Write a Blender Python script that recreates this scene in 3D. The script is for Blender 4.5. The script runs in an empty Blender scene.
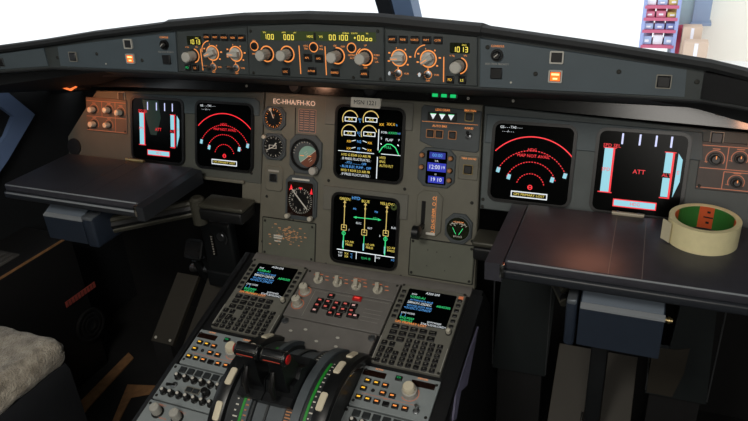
import bpy, bmesh, math, random
from mathutils import Vector, Matrix, noise
random.seed(7)
C = bpy.context.scene.collection
PI = math.pi

# ------------------------------------------------------------------ materials
def srgb(h):
    h = h.lstrip('#')
    o = []
    for i in (0, 2, 4):
        v = int(h[i:i+2], 16) / 255
        o.append(v / 12.92 if v <= 0.04045 else ((v + 0.055) / 1.055) ** 2.4)
    return o
MATS = {}
def mat(name, col, rough=0.55, metal=0.0, emit=0.0, var=0.0, scale=60.0, bump=0.0, spec=0.5, warm=None):
    m = bpy.data.materials.new(name); m.use_nodes = True
    nt = m.node_tree; b = nt.nodes['Principled BSDF']
    c = srgb(col) + [1.0]
    b.inputs['Base Color'].default_value = c
    b.inputs['Roughness'].default_value = rough
    b.inputs['Metallic'].default_value = metal
    b.inputs['Specular IOR Level'].default_value = spec
    if emit > 0:
        b.inputs['Base Color'].default_value = (0.01, 0.01, 0.01, 1)
        b.inputs['Emission Color'].default_value = c
        b.inputs['Emission Strength'].default_value = emit
    tc = nt.nodes.new('ShaderNodeTexCoord')
    if var > 0 or bump > 0:
        n = nt.nodes.new('ShaderNodeTexNoise'); n.inputs['Scale'].default_value = scale; n.inputs['Detail'].default_value = 4
        nt.links.new(tc.outputs['Object'], n.inputs['Vector'])
        if var > 0 and emit == 0:
            r = nt.nodes.new('ShaderNodeValToRGB')
            r.color_ramp.elements[0].position = 0.3; r.color_ramp.elements[1].position = 0.7
            r.color_ramp.elements[0].color = [x * (1 - var) for x in c[:3]] + [1]
            r.color_ramp.elements[1].color = [min(1, x * (1 + var)) for x in c[:3]] + [1]
            nt.links.new(n.outputs['Fac'], r.inputs['Fac']); nt.links.new(r.outputs['Color'], b.inputs['Base Color'])
        if bump > 0:
            bp = nt.nodes.new('ShaderNodeBump'); bp.inputs['Strength'].default_value = bump; bp.inputs['Distance'].default_value = 0.002
            nt.links.new(n.outputs['Fac'], bp.inputs['Height']); nt.links.new(bp.outputs['Normal'], b.inputs['Normal'])
    MATS[name] = m
    return m
mat('panel_left', '#4b4d47', 0.6, var=0.07, scale=25)
mat('panel_right', '#484f4f', 0.6, var=0.07, scale=25)
mat('panel_mid', '#5e5d55', 0.6, var=0.07, scale=25)
mat('panel_grey', '#605e53', 0.6, var=0.07, scale=25)
mat('panel_blue', '#414c50', 0.55, var=0.06, scale=25)
mat('panel_dark', '#3d4345', 0.6, var=0.1, scale=25)
mat('glare_grey', '#3e494f', 0.55, var=0.06, scale=18)
mat('fcu_grey', '#2f3535', 0.55, var=0.06, scale=18)
mat('hood_black', '#15181a', 0.75, var=0.2, scale=40, bump=0.15)
mat('under_black', '#0c0c0c', 0.18)
mat('ped_grey', '#82898a', 0.5, var=0.07, scale=30)
mat('ped_dull', '#696662', 0.55, var=0.08, scale=30)
mat('mcdu_grey', '#68675f', 0.5, var=0.08, scale=30)
mat('ped_black', '#0d0e10', 0.5, var=0.2)
mat('key_black', '#0b0b0c', 0.4)
mat('rim_grey', '#77756c', 0.5)
mat('bezel_black', '#060606', 0.35)
mat('screen_black', '#020303', 0.2, spec=0.07)
mat('knob_grey', '#a5a39b', 0.45)
mat('knob_white', '#b9b4a4', 0.45)
mat('knob_black', '#101010', 0.4)
mat('chrome', '#b9b9b6', 0.22, 1.0)
mat('steel', '#7d8083', 0.35, 0.9, var=0.1)
mat('brass', '#a8956a', 0.3, 0.9)
mat('screw', '#24241f', 0.5, 0.4)
mat('screw_light', '#b5b2a8', 0.5)
mat('placard', '#efeadc', 0.6)
mat('print_black', '#111111', 0.6)
mat('print_white', '#c8c5bb', 0.6)
mat('legend_grey', '#9a9890', 0.6)
mat('residue', '#c99468', 0.7)
mat('window_smoke', '#181d0e', 0.2)
mat('lcd_dark', '#1d0f0a', 0.2)
mat('table', '#35353b', 0.4, var=0.12, scale=45, bump=0.12)
mat('table_edge', '#23262b', 0.4)
mat('arm_grey', '#242c38', 0.4, var=0.06)
mat('arm_chrome', '#98a0a8', 0.28, 0.75)
mat('arm_olive', '#43423a', 0.4, 0.3)
mat('tyre_black', '#0d0f11', 0.38)
mat('mark_cream', '#d0c7ae', 0.5)
mat('quad_slate', '#4b5256', 0.5, var=0.06)
mat('quad_dark', '#24282a', 0.5)
mat('green_paint', '#1f8a2c', 0.5)
mat('orange_print', '#b0764a', 0.6)
mat('red_plastic', '#b01516', 0.4)
mat('red_dim', '#b04030', 0.5)
mat('chart_print', '#a07a68', 0.6)
mat('plate_green', '#595b50', 0.6, var=0.06, scale=25)
mat('hinge_metal', '#8f8878', 0.45, 0.4)
mat('edge_light', '#82878b', 0.35)
mat('arm_top', '#7d8894', 0.3, 0.3)
mat('fold_grey', '#6e6a66', 0.5)
mat('tape_cream', '#ddd2a4', 0.5, var=0.04, scale=80)
mat('tape_edge', '#d8c98f', 0.6)
mat('tape_green', '#2d6b2a', 0.5)
mat('tape_orange', '#c4542a', 0.5)
mat('tape_tab', '#c7bfa2', 0.6)
mat('kick_grey', '#141a1b', 0.6, var=0.1)
mat('board_brown', '#2c2820', 0.65, var=0.1, scale=8)
mat('pedal_grey', '#15181a', 0.5, 0.2, var=0.1)
mat('liner_black', '#0a0a0b', 0.8, var=0.2)
mat('wall_dark', '#0d1013', 0.7, var=0.2)
mat('ceiling_cream', '#8b8a82', 0.8, var=0.05)
mat('floor_dark', '#080808', 0.85, var=0.3, scale=20)
mat('plate_blue', '#667ca3', 0.6, var=0.08, scale=10)
mat('console_dark', '#0c0b0b', 0.6, var=0.15)
mat('rib_grey', '#4a4845', 0.6)
mat('strap_tan', '#8a6440', 0.75, var=0.2, scale=60, bump=0.3)
mat('strap_blue', '#14222c', 0.7)
mat('red_print', '#8a3a30', 0.7, var=0.2)
mat('lavender', '#8d89a5', 0.5)
mat('seat_navy', '#0b0e14', 0.8, var=0.2)
mat('post_blue', '#6d86ac', 0.45)
mat('post_dark', '#1b2027', 0.6)
# lit things, and glows that stand in for a reflection or warm light
for n_, h_, e_ in (('e_orange', '#ff9a4c', 1.0), ('e_amber', '#ffc03a', 1.1), ('e_yellow', '#e8d060', 1.0), ('e_lcd', '#f2dc58', 1.25),
                   ('e_red', '#ff2a36', 1.0), ('e_cyan', '#93d3e2', 1.0), ('e_white', '#e6ecf0', 1.0), ('e_green', '#38d67c', 1.0),
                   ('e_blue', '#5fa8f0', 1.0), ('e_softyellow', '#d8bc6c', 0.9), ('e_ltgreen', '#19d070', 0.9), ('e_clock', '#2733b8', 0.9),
                   ('e_clockdim', '#1c2a9c', 0.8), ('e_lamp', '#ff8a3a', 3.0), ('e_violet', '#cfd4ff', 1.1), ('e_ann', '#ff6418', 1.9),
                   ('e_annw', '#ffd08a', 1.9), ('e_dimorange', '#c8714a', 0.75), ('e_strip', '#3a4a14', 0.5), ('e_reflection', '#0e2f24', 0.5),
                   ('e_redkey', '#ff4a40', 0.8), ('e_redpage', '#d8645a', 0.8), ('e_pinkpage', '#e8b0a8', 0.8), ('e_flood', '#ff7a3c', 1.3), ('e_plate_glow', '#eec0a4', 1.0)):
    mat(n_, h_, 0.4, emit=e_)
def sheep():
    m = bpy.data.materials.new('sheepskin'); m.use_nodes = True; nt = m.node_tree; b = nt.nodes['Principled BSDF']
    b.inputs['Roughness'].default_value = 0.95
    b.inputs['Sheen Weight'].default_value = 0.3
    tc = nt.nodes.new('ShaderNodeTexCoord')
    n = nt.nodes.new('ShaderNodeTexNoise'); n.inputs['Scale'].default_value = 45; n.inputs['Detail'].default_value = 8
    n2 = nt.nodes.new('ShaderNodeTexNoise'); n2.inputs['Scale'].default_value = 220; n2.inputs['Detail'].default_value = 6
    r = nt.nodes.new('ShaderNodeValToRGB')
    r.color_ramp.elements[0].position = 0.28; r.color_ramp.elements[0].color = srgb('#6f6658') + [1]
    r.color_ramp.elements[1].position = 0.72; r.color_ramp.elements[1].color = srgb('#b5ac9c') + [1]
    bp = nt.nodes.new('ShaderNodeBump'); bp.inputs['Strength'].default_value = 0.9; bp.inputs['Distance'].default_value = 0.006
    for a in (n, n2): nt.links.new(tc.outputs['Object'], a.inputs['Vector'])
    nt.links.new(n.outputs['Fac'], r.inputs['Fac']); nt.links.new(r.outputs['Color'], b.inputs['Base Color'])
    nt.links.new(n2.outputs['Fac'], bp.inputs['Height']); nt.links.new(bp.outputs['Normal'], b.inputs['Normal'])
    MATS['sheepskin'] = m
sheep()
def glass():
    m = bpy.data.materials.new('window_glass'); m.use_nodes = True; nt = m.node_tree
    nt.nodes.remove(nt.nodes['Principled BSDF'])
    out = nt.nodes['Material Output']
    t = nt.nodes.new('ShaderNodeBsdfTransparent'); t.inputs['Color'].default_value = (0.97, 0.985, 1, 1)
    g = nt.nodes.new('ShaderNodeBsdfGlossy'); g.inputs['Roughness'].default_value = 0.03
    mx = nt.nodes.new('ShaderNodeMixShader'); mx.inputs['Fac'].default_value = 0.05
    nt.links.new(t.outputs[0], mx.inputs[1]); nt.links.new(g.outputs[0], mx.inputs[2]); nt.links.new(mx.outputs[0], out.inputs['Surface'])
    MATS['window_glass'] = m
glass()

# ------------------------------------------------------------------ mesh builder
_tc = {}
def glyphs(s):
    if s not in _tc:
        cu = bpy.data.curves.new('t', 'FONT'); cu.body = s; cu.size = 1.0; cu.align_x = 'CENTER'; cu.align_y = 'CENTER'; cu.resolution_u = 2
        o = bpy.data.objects.new('t', cu)
        me = bpy.data.meshes.new_from_object(o)
        _tc[s] = ([v.co.copy() for v in me.vertices], [tuple(p.vertices) for p in me.polygons])
        bpy.data.objects.remove(o); bpy.data.curves.remove(cu); bpy.data.meshes.remove(me)
    return _tc[s]
def rrect(w, h, r=0.0, seg=4, cx=0.0, cy=0.0):
    r = min(r, w / 2 * 0.999, h / 2 * 0.999)
    if r <= 1e-6:
        return [(cx - w/2, cy - h/2), (cx + w/2, cy - h/2), (cx + w/2, cy + h/2), (cx - w/2, cy + h/2)]
    pts = []
    for sx, sy, a0 in ((1, -1, -PI/2), (1, 1, 0), (-1, 1, PI/2), (-1, -1, PI)):
        for k in range(seg + 1):
            a = a0 + PI / 2 * k / seg
            pts.append((cx + sx * (w/2 - r) + r * math.cos(a), cy + sy * (h/2 - r) + r * math.sin(a)))
    return pts
def chamf(w, h, c, cx=0.0, cy=0.0):
    x, y = w/2, h/2
    return [(cx+a, cy+b) for a, b in ((-x+c, -y), (x-c, -y), (x, -y+c), (x, y-c), (x-c, y), (-x+c, y), (-x, y-c), (-x, -y+c))]
def circ(r, seg=20, cx=0.0, cy=0.0, a0=0.0, a1=2*PI):
    return [(cx + r * math.cos(a0 + (a1-a0) * k / seg), cy + r * math.sin(a0 + (a1-a0) * k / seg)) for k in range(seg)]
class MB:
    def __init__(s, m=None):
        s.v = []; s.f = []; s.fm = []; s.slots = []; s.cur = 0; s.T = Matrix.Identity(4)
        if m: s.m(m)
    def m(s, name):
        if name not in s.slots: s.slots.append(name)
        s.cur = s.slots.index(name); return s
    def at(s, x=0, y=0, z=0, rz=0.0, M=None):
        s.T = M if M is not None else Matrix.Translation((x, y, z)) @ Matrix.Rotation(rz, 4, 'Z'); return s
    def add(s, vs, fs):
        o = len(s.v)
        s.v += [s.T @ Vector(p) for p in vs]
        for f in fs: s.f.append(tuple(i + o for i in f)); s.fm.append(s.cur)
        return s
    def prism(s, poly, z0, z1):
        n = len(poly)
        vs = [(x, y, z0) for x, y in poly] + [(x, y, z1) for x, y in poly]
        return s.add(vs, [tuple(range(n))[::-1], tuple(range(n, 2*n))] + [(i, (i+1) % n, n + (i+1) % n, n + i) for i in range(n)])
    def bprism(s, poly, z0, z1, b):          # prism with a bevelled top edge
        n = len(poly); cx = sum(p[0] for p in poly) / n; cy = sum(p[1] for p in poly) / n
        w = max(abs(p[0]-cx) for p in poly); h = max(abs(p[1]-cy) for p in poly)
        ins = [(cx + (x-cx) * (w-b)/w, cy + (y-cy) * (h-b)/h) for x, y in poly]
        vs = [(x, y, z0) for x, y in poly] + [(x, y, z1-b) for x, y in poly] + [(x, y, z1) for x, y in ins]
        fs = [tuple(range(n))[::-1], tuple(range(2*n, 3*n))]
        for k in (0, 1):
            fs += [(k*n+i, k*n+(i+1) % n, (k+1)*n+(i+1) % n, (k+1)*n+i) for i in range(n)]
        return s.add(vs, fs)
    def ringp(s, outer, inner, z0, z1):
        n = len(outer)
        vs = [(x, y, z) for z in (z0, z1) for pl in (outer, inner) for x, y in pl]
        fs = []
        for i in range(n):
            j = (i+1) % n
            fs += [(2*n+i, 2*n+j, 3*n+j, 3*n+i), (i, n+i, n+j, j), (i, j, 2*n+j, 2*n+i), (n+i, 3*n+i, 3*n+j, n+j)]
        return s.add(vs, fs)
    def frame(s, w, h, t, r, z0, z1, cx=0.0, cy=0.0):
        return s.ringp(rrect(w, h, r, 4, cx, cy), rrect(w-2*t, h-2*t, max(r-t, 1e-4), 4, cx, cy), z0, z1)
    def box(s, x0, x1, y0, y1, z0, z1, b=0.0, seg=2):
        if b <= 0:
            return s.prism([(x0, y0), (x1, y0), (x1, y1), (x0, y1)], z0, z1)
        bm = bmesh.new(); bmesh.ops.create_cube(bm, size=1)
        for v in bm.verts: v.co = Vector(((x0+x1)/2 + v.co.x*(x1-x0), (y0+y1)/2 + v.co.y*(y1-y0), (z0+z1)/2 + v.co.z*(z1-z0)))
        bmesh.ops.bevel(bm, geom=list(bm.edges), offset=b, segments=seg, affect='EDGES', profile=0.5)
        bm.verts.index_update()
        s.add([v.co.copy() for v in bm.verts], [tuple(v.index for v in f.verts) for f in bm.faces]); bm.free(); return s
    def lathe(s, prof, seg=20):
        vs = []; fs = []; n = len(prof)
        for k in range(seg):
            a = 2*PI*k/seg
            vs += [(r*math.cos(a), r*math.sin(a), z) for r, z in prof]
        for k in range(seg):
            j = (k+1) % seg
            fs += [(k*n+i, j*n+i, j*n+i+1, k*n+i+1) for i in range(n-1)]
        fs.append(tuple(k*n for k in range(seg))[::-1]); fs.append(tuple(k*n+n-1 for k in range(seg)))
        return s.add(vs, fs)
    def cyl(s, r, z0, z1, seg=18, b=0.0):
        if b: return s.lathe([(r, z0), (r, z1-b), (r-b, z1)], seg)
        return s.lathe([(r, z0), (r, z1)], seg)
    def tube(s, pts, r, seg=8):
        pts = [Vector(p) for p in pts]; vs = []; fs = []
        up = None
        for i, p in enumerate(pts):
            d = (pts[min(i+1, len(pts)-1)] - pts[max(i-1, 0)]).normalized()
            if up is None: up = d.orthogonal().normalized()
            up = (up - d * up.dot(d)).normalized(); sd = d.cross(up)
            rr = r[i] if isinstance(r, (list, tuple)) else r
            vs += [p + (up*math.cos(2*PI*k/seg) + sd*math.sin(2*PI*k/seg)) * rr for k in range(seg)]
        for i in range(len(pts)-1):
            fs += [(i*seg+k, i*seg+(k+1) % seg, (i+1)*seg+(k+1) % seg, (i+1)*seg+k) for k in range(seg)]
        fs.append(tuple(range(seg))[::-1]); fs.append(tuple(range((len(pts)-1)*seg, len(pts)*seg)))
        return s.add(vs, fs)
    def bar(s, x0, y0, x1, y1, w, z):        # flat stroke
        d = Vector((x1-x0, y1-y0)); L = d.length or 1e-6; n = Vector((-d.y, d.x)) / L * w/2
        return s.add([(x0-n.x, y0-n.y, z), (x1-n.x, y1-n.y, z), (x1+n.x, y1+n.y, z), (x0+n.x, y0+n.y, z)], [(0, 1, 2, 3)])
    def quad(s, p, z): return s.add([(x, y, z) for x, y in p], [tuple(range(len(p)))])
    def rect(s, x0, y0, x1, y1, z): return s.quad([(x0, y0), (x1, y0), (x1, y1), (x0, y1)], z)
    def arc(s, cx, cy, r, a0, a1, w, z, seg=24, dash=False):
        for k in range(seg):
            if dash and k % 2: continue
            b0 = math.radians(a0 + (a1-a0)*k/seg); b1 = math.radians(a0 + (a1-a0)*(k+1)/seg)
            s.add([(cx+q*math.cos(b), cy+q*math.sin(b), z) for q, b in ((r-w/2, b0), (r+w/2, b0), (r+w/2, b1), (r-w/2, b1))], [(3, 2, 1, 0)] if a1 < a0 else [(0, 1, 2, 3)])
        return s
    def ring(s, cx, cy, r, w, z, seg=24): return s.arc(cx, cy, r, 0, 360, w, z, seg)
    def text(s, t, x, y, size, z, rot=0.0, wide=1.0):
        if not t.strip(): return s
        vs, fs = glyphs(t); c, sn = math.cos(rot), math.sin(rot)
        return s.add([(x + (p.x*c*wide - p.y*sn)*size, y + (p.x*sn*wide + p.y*c)*size, z) for p in vs], fs)
    def digits(s, t, x, y, h, z, pitch=None):   # seven-segment numerals
        SEG = {'0': 'abcdef', '1': 'bc', '2': 'abged', '3': 'abgcd', '4': 'fgbc', '5': 'afgcd', '6': 'afgedc', '7': 'abc', '8': 'abcdefg', '9': 'abcdfg', '-': 'g', 'o': 'cdeg', '+': 'gp'}
        w = h*0.5; p = pitch or h*0.72; k = h*0.14; x0 = x - p*(len(t)-1)/2
        for i, ch in enumerate(t):
            cx = x0 + i*p
            for q in SEG.get(ch, ''):
                if q in 'adg':
                    yy = {'a': h/2, 'd': -h/2, 'g': 0}[q]; s.bar(cx-w/2, y+yy, cx+w/2, y+yy, k, z)
                elif q == 'p': s.bar(cx, y-h/4, cx, y+h/4, k, z)
                else:
                    xx = w/2 if q in 'bc' else -w/2; yy = h/4 if q in 'bf' else -h/4
                    s.bar(cx+xx, y+yy-h/4, cx+xx, y+yy+h/4, k, z)
        return s
    def mesh(s, name):
        me = bpy.data.meshes.new(name); me.from_pydata([tuple(v) for v in s.v], [], s.f)
        for k in s.slots: me.materials.append(MATS[k])
        me.polygons.foreach_set('material_index', s.fm)
        me.validate(); me.update()
        bm = bmesh.new(); bm.from_mesh(me); 
        closed = [f for f in bm.faces if len(f.verts) > 2]
        bmesh.ops.recalc_face_normals(bm, faces=closed); bm.to_mesh(me); bm.free()
        me.shade_smooth(); me.set_sharp_from_angle(angle=math.radians(35))
        return me
    def build(s, name, parent=None):
        o = bpy.data.objects.new(name, s.mesh(name)); C.objects.link(o); o.parent = parent; return o

# ------------------------------------------------------------------ frames: x right, y up along the face, z out of it
def frame(o, deg):
    t = math.radians(deg); Y = Vector((0, math.sin(t), math.cos(t))); Z = Vector((0, -math.cos(t), math.sin(t)))
    M = Matrix.Identity(4)
    for i in range(3): M[i][0] = (1, 0, 0)[i]; M[i][1] = Y[i]; M[i][2] = Z[i]; M[i][3] = o[i]
    return M
MAIN = frame((0, 0, 0.62), 16)                 # main instrument panel
PED = frame((0, 0.0233, 0.7011), 90 - 16.03)   # pedestal top
GLA = frame((0, -0.1, 1.163), 5)               # front face of the glareshield
WORLD = Matrix.Identity(4)
def thing(name, label, cat, F=WORLD, loc=(0, 0, 0), group=None, rz=0.0):
    o = bpy.data.objects.new(name, None); C.objects.link(o); o.empty_display_size = 0.02
    o.matrix_world = F @ Matrix.Translation(loc) @ Matrix.Rotation(rz, 4, 'Z')
    o['label'] = label; o['category'] = cat
    if group: o['group'] = group
    return o
def solo(mb, name, label, cat, F=WORLD, loc=(0, 0, 0), group=None, kind=None):
    o = mb.build(name); o.matrix_world = F @ Matrix.Translation(loc); o['label'] = label; o['category'] = cat
    if group: o['group'] = group
    if kind: o['kind'] = kind
    return o
def struct(name, mb, parent=None):
    o = mb.build(name, parent)
    if not parent: o['kind'] = 'structure'
    return o
def dup(root, F, loc, label=None, group=None):
    r = root.copy(); C.objects.link(r); r.matrix_world = F @ Matrix.Translation(loc)
    if label: r['label'] = label
    if group: r['group'] = group
    for ch in list(root.children):
        c = ch.copy(); C.objects.link(c); c.parent = r
        for g in list(ch.children):
            d = g.copy(); C.objects.link(d); d.parent = c
    return r

# ------------------------------------------------------------------ small shared parts
def screw(par, x, y, z, m='screw', r=0.0035, name='screw'):
    b = MB(m).at(x, y, z); b.lathe([(r, -0.001), (r, 0.0008), (r*0.7, 0.0016)], 10)
    b.m('print_black').bar(-r*0.6, -r*0.3, r*0.6, r*0.3, r*0.25, 0.0018)
    return b.build(name, par)
def pushbutton(par, x, y, z, w=0.014, h=0.011, legend=None, lm='e_orange', ls=0.0055, rim=None, body='key_black', name='pushbutton', d=0.004):
    b = MB(body).at(x, y, z); b.bprism(rrect(w, h, 0.001, 2), -0.001, d, 0.0012)
    if rim: b.m(rim).frame(w+0.004, h+0.004, 0.0015, 0.0015, -0.001, d*0.6)
    if legend: b.m(lm).text(legend, 0, 0, ls, d+0.0003)
    return b.build(name, par)
def litbar(par, x, y, z, w=0.014, h=0.011, lm='e_orange', body='key_black', k=0.56, name='pushbutton', d=0.004):
    b = MB(body).at(x, y, z); b.bprism(rrect(w, h, 0.001, 2), -0.001, d, 0.0012)
    b.m(lm).rect(-w*k/2, -h*0.16, w*k/2, h*0.16, d+0.0003)
    return b.build(name, par)
def knob(par, x, y, z, r=0.010, L=0.016, m='knob_grey', base='knob_black', rb=0.0125, name='knob', ptr=None, rz=0.0, flutes=True):
    b = MB(base).at(x, y, z, rz); b.cyl(rb, -0.001, 0.003, 20, 0.001)
    b.m(m)
    if flutes:
        n = 14; pl = [(rr*math.cos(2*PI*k/(2*n)), rr*math.sin(2*PI*k/(2*n))) for k in range(2*n) for rr in (r if k % 2 else r*0.93,)]
        b.bprism(pl, 0.003, L, 0.0015)
    else: b.lathe([(r, 0.003), (r, L-0.002), (r-0.002, L)], 20)
    if ptr == 'print_white': b.m(ptr).cyl(r*.55, L-.001, L+.002, 12, .0008)
    elif ptr: b.m(ptr).rect(-0.0008, 0.001, 0.0008, r*0.85, L+0.0004)
    return b.build(name, par)
def pointer(par, x, y, z, r=0.0115, m='knob_grey', rz=0.6, name='rotary_knob', h=0.014, line='e_orange'):
    b = MB(m).at(x, y, z, rz); b.lathe([(r, -0.001), (r, 0.004), (r*0.85, 0.005)], 22)
    b.bprism([(-r*1.05, -0.0028), (-r*0.5, -0.0045), (r*0.9, -0.0045), (r*0.9, 0.0045), (-r*0.5, 0.0045), (-r*1.05, 0.0028)], 0.004, h, 0.0015)
    if line: b.m(line).rect(-r*0.95, -0.0006, r*0.1, 0.0006, h+0.0004)
    return b.build(name, par)
def toggle(par, x, y, z, tilt=(-0.5, 0.15), m='chrome', name='toggle_switch', L=0.018):
    b = MB('steel').at(x, y, z); b.lathe([(0.0062, -0.001), (0.0062, 0.002), (0.004, 0.003)], 14)
    b.m(m).tube([(0, 0, 0.001), (tilt[0]*L*0.5, tilt[1]*L*0.5, L*0.55), (tilt[0]*L, tilt[1]*L, L)], [0.0018, 0.0024, 0.0034], 10)
    return b.build(name, par)

# ================================================================== 1. instrument panel boards
def board(name, label, outline, shrouds, loc, m='panel_grey', ms='panel_blue'):
    t = thing(name, label, 'instrument panel', MAIN, loc)
    lx, ly = loc[0], loc[1]
    sh = lambda p: [(x-lx, y-ly) for x, y in p]
    MB(m).bprism(sh(outline), -0.02, 0.0, 0.002).build('panel_board', t)
    for w in shrouds: MB(ms).bprism(sh(w), -0.001, 0.0035, 0.0015).build('display_shroud', t)
    for x, y in (): pass
    return t
UL = [(-0.848, 0.25), (-0.848, 0.312), (-0.745, 0.437), (-0.252, 0.458), (-0.258, 0.247)]
t = board('instrument_panel', 'grey left instrument panel board with two red-lit screens, behind the left tray table', UL[::-1],
          [[(-0.626, 0.391), (-0.262, 0.405), (-0.262, 0.436), (-0.272, 0.444), (-0.626, 0.436)]], (-0.55, 0.3, 0), 'panel_left', 'panel_blue')
for x, y in ((0.262, 0.0), (0.268, -0.03)): screw(t, x, y, 0)
MB('panel_grey').box(0.122, 0.25, -0.057, -0.049, 0, 0.006, 0.002).build('latch_bar', t)
MB('panel_grey').bprism([(0.24, -0.10), (0.292, -0.10), (0.292, -0.049), (0.24, -0.049)], -0.02, -0.002, 0.002).build('corner_tab', t)
MB('ped_black').at(-0.275, -0.012, 0.0).lathe([(0.022, -0.001), (0.022, 0.004), (0.012, 0.005)], 20).build('air_nozzle', t)
CT = [(-0.248, 0.458), (0.251, 0.459), (0.264, 0.076), (-0.263, 0.075)]
t = board('instrument_panel', 'grey centre instrument panel board carrying the two stacked engine screens', CT,
          [[(-0.095, 0.397), (0.108, 0.397), (0.108, 0.455), (-0.095, 0.455)], [(-0.093, 0.207), (0.108, 0.207), (0.108, 0.262), (-0.093, 0.262)]], (0, 0.27, 0), 'panel_grey', 'panel_mid')
for x, y in ((-0.082, 0.003), (0.098, 0.003), (-0.082, -0.19), (0.1, -0.19), (-0.24, 0.012), (-0.24, -0.05), (0.245, -0.01), (0.252, -0.09), (-0.25, -0.16)): screw(t, x, y, 0)
MB('bezel_black').box(-0.17, -0.168, -0.19, 0.18, -0.001, 0.0006).build('seam', t)
UR = [(0.255, 0.458), (0.66, 0.440), (0.745, 0.437), (0.848, 0.312), (0.848, 0.25), (0.262, 0.25)]
t = board('instrument_panel', 'blue-grey right instrument panel board with two red-lit screens, behind the right tray table', UR,
          [[(0.262, 0.385), (0.657, 0.384), (0.650, 0.434), (0.262, 0.442)]], (0.55, 0.3, 0), 'panel_right', 'panel_blue')
for x, y in ((-0.283, -0.03), (-0.283, -0.045)): screw(t, x, y, 0)
# dark glossy strip between the panel tops and the glareshield
t = thing('cowl_strip', 'glossy black strip under the glareshield along the panel tops', 'trim', MAIN, (0, 0.49, 0))
MB('under_black').bprism([(-0.9, -0.05), (-0.60, -0.038), (-0.25, -0.031), (0.25, -0.031), (0.66, -0.045), (0.9, -0.055), (0.9, -0.03), (.5, .015), (-.5, .015), (-0.9, -0.03)], -0.03, -0.004, 0.002).build('strip', t)
for x in (-0.172, 0.008):
    b = MB('ped_black').at(x, -0.014, -0.004); b.lathe([(0.013, -0.002), (0.015, 0.004), (0.011, 0.009), (0.006, 0.009)], 16); b.build('lamp_socket', t)
for x, y in ((0.22, -0.02), (-0.3, -0.02), (0.31, -0.02)): screw(t, x, y, -0.004, 'screw_light', 0.003)
for k, (x, lab) in enumerate(((0.151, 'leftmost of the three painted green gear-light reflections under the glareshield'), (0.170, 'middle one of the three painted green gear-light reflections under the glareshield'), (0.189, 'rightmost of the three painted green gear-light reflections under the glareshield'))):
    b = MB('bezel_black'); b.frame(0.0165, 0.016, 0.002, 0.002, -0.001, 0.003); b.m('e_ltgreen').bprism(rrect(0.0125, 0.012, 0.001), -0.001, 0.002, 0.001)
    solo(b, 'gear_light_reflection', lab, 'lamp', MAIN, (x, 0.4755, -0.004), 'painted green reflections under the glareshield')  # glowing squares stand in for the gear lights mirrored in the strip
# floodlights under the hood
for x, y, lab in ((-0.80, 0.441, 'orange-lit floodlight under the left end of the glareshield'), (0.479, 0.487, 'tiny orange floodlight under the right half of the glareshield')):
    t = thing('floodlight', lab, 'light', MAIN, (x, y, 0.03))
    big = x < 0
    if big:
        MB('ped_black').box(-0.04, 0.035, -0.004, 0.012, -0.034, 0.010, 0.003).build('housing', t)
        MB('e_flood').prism([(-0.036, 0.003), (0.012, -0.0065), (0.034, 0.004), (0.030, 0.006), (0.011, -0.0015), (-0.034, 0.008)], 0.008, 0.012).build('lens', t)
    else:
        MB('ped_black').box(-0.012, 0.012, -0.004, 0.008, -0.034, 0.008, 0.002).build('housing', t)
        MB('e_flood').box(-0.008, 0.008, -0.002, 0.003, 0.006, 0.010, 0.001).build('lens', t)
b = MB('steel'); b.lathe([(0.006, -0.035), (0.006, 0.004), (0.009, 0.005), (0.009, 0.012), (0.004, 0.016)], 14)
solo(b, 'wing_nut', 'small silver stud under the far left of the glareshield', 'stud', MAIN, (-0.866, 0.463, 0.03))
b = MB('legend_grey').box(-0.014, 0.014, -0.005, 0.005, -0.03, 0.006, 0.002); b.m('print_black').rect(-0.008, -0.002, 0.008, 0.001, 0.0065)
solo(b, 'catch', 'small pale catch above the right lighting panel', 'catch', MAIN, (0.68, 0.47, 0.0))

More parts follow.
